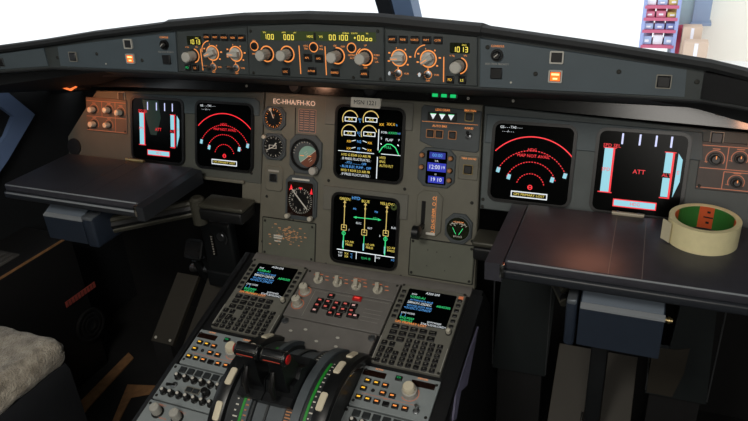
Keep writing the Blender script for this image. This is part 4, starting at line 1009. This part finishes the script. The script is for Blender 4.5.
for c0 in (78, 168, 258, 348):
    a = math.radians(c0); ex = Vector((math.sin(a), -math.cos(a), 0)); en = Vector((-math.cos(a), -math.sin(a), 0)); P0 = Vector((math.cos(a), math.sin(a), 0))*(R0-.0022)
    b.m('print_black')
    for zz, hh, ww in ((.022, .0026, .008), (.032, .004, .0025), (.012, .004, .0025)):
        b.add([tuple(P0 + ex*(sx*ww) + Vector((0, 0, zz+sz*hh/2)) + en*.0) for sx, sz in ((-1, -1), (1, -1), (1, 1), (-1, 1))], [(0, 1, 2, 3)])
b.build('core_label', t)
b = MB('tape_tab'); a = math.radians(196); P = Vector((R1*math.cos(a), R1*math.sin(a), 0)); d = Vector((-math.cos(math.radians(30)), -.35, 0)); 
pts = [P + Vector((.003, -.014, 0)), P + Vector((-.003, -.006, 0)), P + Vector((-.010, .001, 0))]
vs = [tuple(p + Vector((0, 0, z))) for p in pts for z in (.002, H-.003)]
vs += [(x-.0008, y-.0008, z) for x, y, z in vs]
b.add(vs, [(0, 2, 3, 1), (2, 4, 5, 3), (6, 7, 9, 8), (8, 9, 11, 10), (1, 3, 9, 7), (3, 5, 11, 9), (0, 6, 8, 2), (2, 8, 10, 4), (4, 10, 11, 5), (0, 1, 7, 6)]); b.build('peeled_end', t)

# ================================================================== 8. footwells
def foot(label, xs, y0, z0, y1, z1, screws):
    t = thing('footrest_board', label, 'board', WORLD, (xs[0], y0, z0))
    L = math.hypot(y1-y0, z1-z0); ang = math.atan2(z1-z0, y1-y0)
    M = Matrix.Rotation(ang, 4, 'X')
    b = MB('board_brown').at(M=M); b.bprism([(-xs[1]/2, 0), (xs[1]/2, 0), (xs[1]/2, L), (-xs[1]/2, L)], -.012, 0, .001); b.build('board', t)
    for sx in (-1, 1):
        if screws:
            w = MB('screw_light').at(M=M @ Matrix.Translation((sx*xs[1]*.33, .012, 0))); w.cyl(.004, -.001, .0015, 10); w.build('screw', t)
    b = MB('liner_black'); b.box(-xs[1]/2+.006, xs[1]/2-.006, .0, .012, -z0+.15, .0); b.build('support', t)
    return t
foot('outer sloping footrest board in the left footwell', (-.614, .074), 0, .363, .16, .492, True)
foot('inner sloping footrest board in the left footwell, against the pedestal', (-.508, .074), 0, .363, .16, .492, True)
foot('inner sloping footrest board under the right tray table', (.469, .074), -.06, .320, .16, .492, False)
foot('outer sloping footrest board under the right tray table', (.570, .062), -.06, .320, .16, .492, False)
b = MB('pedal_grey'); b.box(-.016, .016, -.03, .01, -.21, .30, .004)
solo(b, 'channel_post', 'dark upright channel between the two right footrest boards', 'post', WORLD, (.523, .03, .36))
b = MB('chrome'); b.tube([(0, -.062, -.052), (0, .045, .032)], .0024, 8)
solo(b, 'guide_rod', 'thin bright rod along the right footrest board', 'rod', WORLD, (.502, .0, .374))
def pedal(label, x, y, z):
    t = thing('rudder_pedal', label, 'pedal', WORLD, (x, y, z))
    M = Matrix.Rotation(math.radians(62), 4, 'X')
    b = MB('pedal_grey').at(M=M); b.bprism(rrect(.060, .060, .010), -.008, .006, .003)
    for k in range(3): b.box(-.024, .024, -.022+.018*k, -.017+.018*k, .005, .009)
    b.build('pad', t)
    b = MB('pedal_grey'); b.tube([(-.012, .01, -.04), (-.012, .035, -.11), (-.008, .05, -.17), (-.008, .06, -.30), (-.008, .06, -.42)], .011, 10); b.tube([(.018, .01, -.03), (.02, .03, -.10)], .007, 8); b.build('pedal_arm', t)
    b = MB('steel').at(M=Matrix.Translation((0, .03, -.085)) @ Matrix.Rotation(PI/2, 4, 'Y')); b.lathe([(.008, -.05), (.014, -.046), (.014, -.032), (.009, -.03), (.009, .03), (.014, .032), (.014, .046), (.008, .05)], 16); b.build('pivot', t)
    return t
pedal('left rudder pedal of the left footwell, above the outer footrest board', -.60, .19, .56)
pedal('right rudder pedal of the left footwell, above the inner footrest board', -.475, .17, .59)
t = thing('pedal_adjuster', 'dark adjuster with a toothed slot above the left rudder pedals', 'mechanism', WORLD, (-.455, .115, .655))
b = MB('pedal_grey'); b.box(-.045, .05, .0, .03, -.11, .05, .008, 3); b.build('bracket', t)
b = MB('bezel_black'); b.box(-.018, -.004, -.002, .004, -.05, .015, .002); b.m('legend_grey')
for k in range(8): b.box(-.013, -.009, -.004, -.001, -.046+.0075*k, -.043+.0075*k)
b.build('toothed_slot', t)
b = MB('steel').at(.018, -.004, .012); b.at(M=Matrix.Translation((.018, -.002, .01)) @ Matrix.Rotation(PI/2, 4, 'X')); b.arc(0, 0, .022, -50, 60, .004, .003, 12); b.cyl(.012, -.004, .002, 16, .002); b.build('crank', t)
b = MB('pedal_grey'); b.box(-.048, .06, -.006, .02, -.15, -.10, .006, 3); b.build('lower_bracket', t)
def kick(label, x, pts, y):
    t = thing('kick_panel', label, 'panel', WORLD, (x, y, .15))
    n = len(pts); vs = [(px-x, yy, pz-.15) for yy in (0, .01) for px, pz in pts]
    MB('kick_grey').add(vs, [tuple(range(n)), tuple(range(n, 2*n))[::-1]] + [(i, (i+1) % n, n+(i+1) % n, n+i) for i in range(n)]).build('panel', t)
    if len(pts) > 4:
        q = [(.626, .452), (.676, .452), (.690, .52), (.692, .585), (.668, .575), (.640, .572), (.619, .570)]; vs = [(px-x, yy, pz-.15) for yy in (-.002, .001) for px, pz in q]; m_ = len(q)
        MB('board_brown').add(vs, [tuple(range(m_)), tuple(range(m_, 2*m_))[::-1]] + [(i, (i+1) % m_, m_+(i+1) % m_, m_+i) for i in range(m_)]).build('brown_patch', t)  # area of the panel in the brown of the footrest boards
    b = MB('steel')
    for px in (pts[0][0], pts[1][0]): b.box(px-x-.0012, px-x+.0012, -.002, .003, pts[0][1]-.15+.01, .55)
    b.build('edge_strip', t)
    MB('liner_black').box(pts[0][0]-x+.01, pts[1][0]-x-.01, .012, .03, 0, .35).build('support', t)
kick('dark teal upright panel under the left end of the right tray table', .355, [(.290, .432), (.412, .436), (.424, .74), (.308, .74)], .1)
kick('dark stepped upright panel under the right end of the right tray table', .68, [(.623, .447), (.742, .449), (.722, .74), (.665, .74), (.655, .575), (.617, .572)], .1)
# side console and bits on the left
t = thing('side_console', 'dark side console along the left wall', 'console', WORLD, (-1.03, -.3, .15))
MB('console_dark').box(-.088, .090, -.7, .38, 0, .468, .006).build('body', t)
MB('strap_tan').box(.0885, .0915, -.5, .36, .460, .466).build('edge_strip', t)
t = thing('armrest_pad', 'ribbed grey rubber pad on the left side console', 'pad', WORLD, (-1.03, -.115, .618))
for k in range(5):
    b = MB('rib_grey'); b.box(-.06, .05-.010*k, -.065+.0*k, .055-.012*k, .006*k, .006*k+.006, .002); b.build('rib', t)
b = MB('red_print'); b.box(-.001, .0015, -.058, .058, -.009, .009); b.m('liner_black')
for k in range(9): b.box(.0012, .0018, -.05+.012*k, -.048+.012*k, -.009, .009)
solo(b, 'warning_placard', 'long dull red placard on the lower left side wall', 'placard', WORLD, (-.934, .05, .43))
t = thing('air_outlet', 'dark round grille low on the left side console', 'vent', WORLD, (-.934, .05, .32))
MR = Matrix.Rotation(PI/2, 4, 'Y')
b = MB('console_dark').at(M=MR)
for r in (.052, .037, .022): b.ringp(circ(r, 28), circ(r-.006, 28), -.002, .008)
b.build('grille', t)
MB('wall_dark').at(M=MR).cyl(.05, -.002, .002, 24).build('back_plate', t)
for lab, q, col in (('longer tan strip lying on the floor by the left seat', ((-.908, .137), (-.874, .121), (-.838, -.158), (-.882, -.172)), 'strap_tan'), ('shorter tan strip lying on the floor beside the left footrest', ((-.803, .011), (-.716, .034), (-.710, .000), (-.754, -.030), (-.718, -.126), (-.735, -.132)), 'strap_tan')):
    cx = sum(p[0] for p in q)/len(q); cy = sum(p[1] for p in q)/len(q)
    solo(MB(col).prism([(x-cx, y-cy) for x, y in q], 0, .004), 'floor_strip', lab, 'strip', WORLD, (cx, cy, .1505))
# side wall plate with dark opening
t = thing('trim_plate', 'pale blue-grey angular plate with a dark opening on the left side wall', 'plate', WORLD, (-1.1, .0, .95))
PL = [(-.32, 1.36), (-.125, 1.36), (.128, 1.027), (.202, .928), (.074, .835), (-.05, .76), (-.32, .76)]
HO = [(-.2, 1.08), (.04, 1.05), (.109, .976), (.134, .944), (.091, .900), (.0, .85), (-.2, .85)]
def yz_ring(m, o, i, x0, x1):
    n = len(o); vs = [(x, y, z-.95) for x in (x0, x1) for pl in (o, i) for y, z in pl]; fs = []
    for k in range(n):
        j = (k+1) % n; fs += [(2*n+k, 2*n+j, 3*n+j, 3*n+k), (k, n+k, n+j, j), (k, j, 2*n+j, 2*n+k), (n+k, 3*n+k, 3*n+j, n+j)]
    return MB(m).add(vs, fs)
yz_ring('plate_blue', PL, HO, -.012, .012).build('plate', t)
n = len(HO); MB('wall_dark').add([(x, y, z-.95) for x in (-.012, -.004) for y, z in HO], [tuple(range(n)), tuple(range(n, 2*n))[::-1]] + [(i, (i+1) % n, n+(i+1) % n, n+i) for i in range(n)]).build('dark_opening', t)

# ================================================================== 9. seat
t = thing('pilot_seat', 'left seat with a fluffy beige sheepskin cushion cover', 'seat', WORLD, (-.738, -.62, .15))
def softbox(m, c, half, r, nz, nseg=26, sc=30):
    b = MB(m); vs = []; fs = []; idx = {}
    def vert(p):
        key = tuple(round(x, 5) for x in p)
        if key not in idx:
            q = Vector([p[i]*half[i] for i in range(3)]); inner = Vector([max(-(half[i]-r), min(half[i]-r, q[i])) for i in range(3)])
            d = q-inner; d = d.normalized() if d.length > 1e-6 else Vector((0, 0, 0))
            o = inner + d*r; w = Vector(c)+o
            w += d*(noise.noise(w*sc)*nz + noise.noise(w*sc*3)*nz*.5)
            idx[key] = len(vs); vs.append(w)
        return idx[key]
    for ax in range(3):
        for sg in (-1, 1):
            for i in range(nseg):
                for j in range(nseg):
                    q = []
                    for di, dj in ((0, 0), (1, 0), (1, 1), (0, 1)):
                        p = [0, 0, 0]; p[ax] = sg; p[(ax+1) % 3] = -1+2*(i+di)/nseg; p[(ax+2) % 3] = -1+2*(j+dj)/nseg; q.append(vert(p))
                    fs.append(tuple(q) if sg > 0 else tuple(q[::-1]))
    return b.add(vs, fs)
softbox('sheepskin', (0, .015, .445), (.186, .290, .036), .032, .005, 40).build('cushion_cover', t)
softbox('seat_navy', (0, .008, .305), (.192, .292, .125), .03, .0, 8).build('seat_pan', t)
softbox('sheepskin', (0, -.31, .75), (.185, .05, .34), .045, .007, 40).build('backrest', t)
softbox('seat_navy', (0, -.37, .72), (.186, .035, .36), .03, .0, 8).build('back_shell', t)
MB('seat_navy').box(-.15, .15, -.2, .2, .03, .21, .02).build('seat_column', t)
MB('steel').box(-.2, -.17, -.3, .3, 0, .03, .004).build('rail', t)
MB('steel').box(.17, .2, -.3, .3, 0, .03, .004).build('rail', t)

# ================================================================== 10. cockpit shell
struct('floor', MB('floor_dark').box(-1.4, 1.4, -2.3, .45, .10, .15))
struct('ceiling', MB('ceiling_cream').box(-1.4, 1.4, -2.3, .75, 2.05, 2.12))
struct('wall_back', MB('ceiling_cream').box(-1.4, 1.4, -2.36, -2.3, .10, 2.12))
wf = [(-1.4, .15), (1.4, .15), (1.4, .93), (1.12, .95), (.55, 1.03), (0, 1.115), (-.55, 1.03), (-1.12, .95), (-1.4, .93)]
n = len(wf); struct('wall_front', MB('liner_black').add([(x, y, z) for y in (.43, .48) for x, z in wf], [tuple(range(n)), tuple(range(n, 2*n))[::-1]] + [(i, (i+1) % n, n+(i+1) % n, n+i) for i in range(n)]))
for sx, nm in ((-1, 'left'), (1, 'right')):
    b = MB('wall_dark'); xa, xb = sorted((sx*1.12, sx*1.40))
    b.box(xa, xb, -2.3, .55, .15, 1.06); xa, xb = sorted((sx*1.36, sx*1.42))
    b.box(xa, xb, -2.3, -1.0, 1.06, 2.05); b.box(xa, xb, -1.0, .24, 1.72, 2.05); b.box(xa, xb, .24, .34, 1.06, 2.05)
    struct('wall_'+nm, b)
def quad_window(name, p, par_m='post_dark'):
    o = struct(name, MB('window_glass').add(p, [(0, 1, 2, 3)]))
    b = MB(par_m)
    P = [Vector(q) for q in p]
    for i in range(4): b.tube([P[i], P[(i+1) % 4]], .014, 8)
    b.build('window_frame', o)
    return o
quad_window('window_1', [(-.03, .42, 1.10), (-1.34, .30, .94), (-1.30, .0, 1.78), (-.09, .10, 1.86)])
quad_window('window_2', [(.028, .42, 1.10), (1.34, .30, .94), (1.30, .0, 1.78), (-.012, .10, 1.86)])
quad_window('window_3', [(-1.37, .22, 1.08), (-1.37, -.98, 1.08), (-1.37, -.98, 1.70), (-1.37, .0, 1.70)])
quad_window('window_4', [(1.37, .22, 1.08), (1.37, -.98, 1.08), (1.37, -.98, 1.70), (1.37, .0, 1.70)])
t = thing('window_post', 'blue-grey post between the two front windshields', 'post', WORLD, (.01, .405, 1.06))
b = MB('post_blue'); b.add([(x, y, z) for x, y, z in ((-.042, -.02, 0), (.040, -.02, 0), (.040, .03, 0), (-.042, .03, 0), (-.10, -.36, .80), (.0, -.36, .80), (.0, -.31, .80), (-.10, -.31, .80))], [(0, 3, 2, 1), (4, 5, 6, 7), (0, 1, 5, 4), (1, 2, 6, 5), (2, 3, 7, 6), (3, 0, 4, 7)]); b.build('post', t)
b = MB('post_dark'); b.add([(x, y, z) for x, y, z in ((-.036, -.032, 0), (-.004, -.032, 0), (-.004, -.015, 0), (-.036, -.015, 0), (-.09, -.372, .80), (-.050, -.372, .80), (-.050, -.355, .80), (-.09, -.355, .80))], [(0, 3, 2, 1), (4, 5, 6, 7), (0, 1, 5, 4), (1, 2, 6, 5), (2, 3, 7, 6), (3, 0, 4, 7)]); b.build('dark_cover', t)
# roof above the windshields
struct('trim_1', MB('ceiling_cream').add([(-1.4, .1, 1.80), (1.4, .1, 1.80), (1.4, .1, 2.12), (-1.4, .1, 2.12), (-1.4, .16, 1.80), (1.4, .16, 1.80), (1.4, .16, 2.12), (-1.4, .16, 2.12)], [(0, 1, 2, 3), (7, 6, 5, 4), (0, 4, 5, 1), (3, 2, 6, 7), (0, 3, 7, 4), (1, 5, 6, 2)]))
t = thing('windshield_wiper', 'flat black wiper lying along the base of the left windshield', 'wiper', WORLD, (-.96, .385, 1.105))
b = MB('hood_black'); b.add([(-.115, 0, -.004), (-.04, 0, .004), (.075, 0, .010), (.11, 0, .006), (-.06, 0, -.006), (-.115, .02, -.004), (-.04, .02, .004), (.075, .02, .010), (.11, .02, .006), (-.06, .02, -.006)], [(0, 1, 2, 3, 4), (9, 8, 7, 6, 5), (0, 5, 6, 1), (1, 6, 7, 2), (2, 7, 8, 3), (3, 8, 9, 4), (4, 9, 5, 0)]); b.build('blade', t)
b = MB('hood_black'); b.tube([(-.05, .01, .004), (.0, .01, -.03)], .006, 8); b.build('wiper_arm', t)

# ================================================================== 11. hangar outside
mat('hangar_floor', '#f6f6f4', 0.8, var=0.03, scale=1)
mat('hangar_wall', '#efe9dc', 0.9, var=0.03, scale=.4)
mat('hangar_teal', '#9fb4b8', 0.8); mat('hangar_blue', '#8c9cb4', 0.8)
mat('shelf_red', '#c0607c', 0.7); mat('shelf_lav', '#9aa6d4', 0.7); mat('shelf_pale', '#a4b4d6', 0.7); mat('shelf_white', '#e8e6ee', 0.7); mat('shelf_yellow', '#c8b468', 0.7); mat('shelf_dark', '#7a86ba', 0.7)  # rack and box colours paled to imitate veiling glare
mat('shelf_pink', '#d07890', 0.7)
mat('cardboard', '#ccb4a0', 0.85, var=.05); mat('crate_red', '#b03a52', 0.7)
struct('ground', MB('hangar_floor').box(-40, 40, .95, 60, -3.1, -3.0))
struct('wall_hangar', MB('hangar_wall').box(1.6, 30, 17.5, 17.7, -3.0, 9))
def oy(x5, z5, y):      # from the reading on the y=5 plane to a plane further out, along the line of sight
    s_ = (y+1.109)/6.109; return (.544+(x5-.544)*s_, 1.46+(z5-1.46)*s_)
t = thing('storage_rack', 'tall storage rack with red beams standing on the hangar floor', 'shelf', WORLD, (.9, 16.4, -3.0))
xl = oy(.474, 0, 16)[0]-.9; xr = oy(.735, 0, 16)[0]-.9
b = MB('shelf_lav')
for x in (xl, xr):
    for y in (-.4, .4): b.box(x-.04, x+.04, y-.04, y+.04, 0, 2.0)
b.build('upright', t)
levels = [.62, .98, 1.26, 1.54]
for z in levels:
    b = MB('shelf_red'); b.box(xl, xr, -.45, .45, z, z+.07); b.build('shelf_board', t)
cols = ['shelf_pale', 'shelf_white', 'shelf_lav', 'shelf_pale', 'shelf_dark', 'shelf_yellow']
words = ('left', 'middle', 'right'); lev = ('bottom', 'second', 'third', 'top')
for i, z in enumerate(levels):
    for j in range(3):
        w = (xr-xl)/3; x = xl+w*(j+.5); h = .11+.05*random.random()+(.08 if i == 0 else 0)
        k = 'shelf_yellow' if (i, j) in ((3, 2), (2, 2)) else 'shelf_pink' if i == 2 else random.choice(cols[:5])
        b = MB(k); b.box(-w*.44, w*.44, -.38, .38, 0, h, .02); b.m('shelf_white').rect(0, 0, .001, .001, h+.0); b.m('shelf_white').box(-w*.2, w*.2, -.385, -.38, h*.3, h*.6)
        solo(b, 'storage_box', {'shelf_pale': 'pale blue', 'shelf_white': 'white', 'shelf_lav': 'lavender', 'shelf_dark': 'blue', 'shelf_yellow': 'yellow', 'shelf_pink': 'pink'}[k]+' box on the '+lev[i]+' shelf of the hangar rack, '+words[j]+' place', 'box', WORLD, (.9+x, 16.4, -3.0+z+.07), 'boxes on the hangar rack')
y = 17.3
t = thing('hangar_column', 'teal and blue-grey steel column against the hangar wall', 'column', WORLD, (1.3, 17.25, -3.0))
xa = oy(.69, 0, y)[0]-1.3; xm = oy(.845, 0, y)[0]-1.3; xe = oy(.972, 0, y)[0]-1.3
MB('hangar_teal').box(xa, xm, -.1, .2, 0, 6).build('left_face', t); MB('hangar_blue').box(xm, xe, -.2, .2, 1.0, 6).build('right_face', t); MB('hangar_blue').box(xm-.05, xe+.05, -.25, .2, .95, 1.02).build('base_flange', t)
for q, (x5, z5, w, h, m_, nm, lab, cat) in enumerate(((.86, .12, .42, .9, 'cardboard', 'cardboard_box', 'larger cardboard box beside the hangar rack', 'box'), (.80, .23, .3, .25, 'crate_red', 'crate', 'small red crate behind the hangar rack', 'crate'), (.905, .055, .5, .55, 'cardboard', 'cardboard_box', 'wide low cardboard box in front of the hangar column', 'box'))):
    yy = (16.2, 16.75, 15.6)[q]; px, pz = oy(x5, z5, yy)
    t = thing(nm, lab, cat, WORLD, (px, yy, -3.0)); hh = pz + h/2 + 3.0
    MB(m_).box(-w/2, w/2, -.2, .2, 0, hh, .02).build('carton' if m_ == 'cardboard' else 'tub', t)
    MB('shelf_white').box(-w*.08, w*.08, -.203, -.2, .1, hh-.02).build('tape_seam', t)

# repeats share a group; printed legends, screws and plugs belong to the plate they sit on
GROUPS = {'display_unit': 'flight display screens', 'instrument_panel': 'instrument panel boards', 'course_selector_unit': 'course selector units on the glareshield',
          'warning_light_unit': 'warning light units on the glareshield', 'keyboard_display_unit': 'keyboard display units on the pedestal', 'radio_unit': 'radio units on the pedestal',
          'audio_unit': 'audio units on the pedestal', 'thrust_lever': 'thrust levers', 'pitch_wheel': 'pitch trim wheels', 'tray_table': 'tray tables', 'table_arm': 'tray table arms',
          'footrest_board': 'footrest boards', 'rudder_pedal': 'rudder pedals', 'kick_panel': 'kick panels under the right table', 'dimmer_unit': 'dimmer knob units',
          'floodlight': 'floodlights under the glareshield', 'wing_plate': 'end plates of the glareshield', 'floor_strip': 'tan strips on the floor', 'blanking_plate': 'blanking plates',
          'floodlight_control': 'floodlight control units', 'cardboard_box': 'cardboard boxes in the hangar'}
for o in list(C.objects):
    if o.parent is None and o.get('label'):
        g = GROUPS.get(o.name.split('.')[0])
        if g and not o.get('group'): o['group'] = g
        kids = {}
        for ch in o.children: kids.setdefault(ch.name.split('.')[0], []).append(ch)
        host = next((kids[k][0] for k in ('panel', 'plate', 'faceplate', 'panel_board', 'case', 'board', 'strip') if k in kids), None)
        if host:
            for k in ('legend', 'screw', 'edge_mark', 'plugged_hole', 'hole_plug', 'glue_residue', 'fastener', 'seam', 'rivet', 'placard'):
                for ch in kids.get(k, ()): ch.parent = host
        if 'grip' in kids:
            for k in ('grip_trim', 'disconnect_button'):
                for ch in kids.get(k, ()): ch.parent = kids['grip'][0]
        if 'rim' in kids:
            for ch in kids.get('grip_mark', []) + kids.get('chrome_ring', []): ch.parent = kids['rim'][0]
        if 'arched_cover' in kids:
            for k in ('green_scale', 'scale_marks', 'trim_marks', 'detent_legend'):
                for ch in kids.get(k, ()): ch.parent = kids['arched_cover'][0]
        if 'top_leaf' in kids:
            for ch in kids.get('fold_line', ()): ch.parent = kids['top_leaf'][0]

# ================================================================== 12. light and camera
w = bpy.data.worlds.new('World'); bpy.context.scene.world = w; w.use_nodes = True
bg = w.node_tree.nodes['Background']; bg.inputs['Color'].default_value = (.93, .97, 1.0, 1); bg.inputs['Strength'].default_value = 1.55
def area(name, loc, target, size, power, col, size_y=None):
    l = bpy.data.lights.new(name, 'AREA'); l.energy = power; l.color = col; l.size = size
    if size_y: l.shape = 'RECTANGLE'; l.size_y = size_y
    o = bpy.data.objects.new(name, l); C.objects.link(o); o.location = loc
    o.rotation_euler = (Vector(target)-Vector(loc)).to_track_quat('-Z', 'Y').to_euler(); return o
area('dome_light', (.05, -1.35, 2.0), (.0, -.25, .75),   .4, 16, (1.0, .95, .87))
area('fill_light', (.75, -2.2, 1.62), (.0, .0, .85), .6, 13, (1.0, .95, .88), .9)  # unseen fill added behind the camera to light the panels frontally
def spot(name, loc, target, power, col, ang=70, r=.02):
    l = bpy.data.lights.new(name, 'SPOT'); l.energy = power; l.color = col; l.spot_size = math.radians(ang); l.spot_blend = .7; l.shadow_soft_size = r
    o = bpy.data.objects.new(name, l); C.objects.link(o); o.location = loc
    o.rotation_euler = (Vector(target)-Vector(loc)).to_track_quat('-Z', 'Y').to_euler(); return o
spot('flood_lamp_left', (-.73, -.02, 1.10), (-.71, .10, .98), 2.6, (1, .32, .10), 85)
spot('flood_lamp_right', (.74, -.02, 1.10), (.71, .10, .98), .7, (1, .45, .25), 95)
spot('flood_lamp_table', (.47, .045, 1.085), (.45, -.07, .89), .8, (1, .36, .2), 80, .07)
spot('flood_lamp_centre', (-.17, -.0, 1.13), (-.17, .10, .99), 1.0, (1, .5, .3), 110)

cam = bpy.data.cameras.new('camera'); co_ = bpy.data.objects.new('camera', cam); C.objects.link(co_)
cam.sensor_width = 36; cam.sensor_fit = 'HORIZONTAL'; cam.lens = 652.65/748*36; cam.clip_start = .02; cam.clip_end = 200
Rr = ((0.92528, 0.37461, -0.05927), (0.11701, -0.43060, -0.89493), (-0.36077, 0.82113, -0.44226))
M = Matrix.Identity(4)
for i in range(3): M[i][0] = Rr[0][i]; M[i][1] = -Rr[1][i]; M[i][2] = -Rr[2][i]
M[0][3], M[1][3], M[2][3] = .5438, -1.1093, 1.4597
co_.matrix_world = M
sc = bpy.context.scene; sc.camera = co_
sc.view_settings.view_transform = 'Standard'
sc.view_settings.look = 'None'
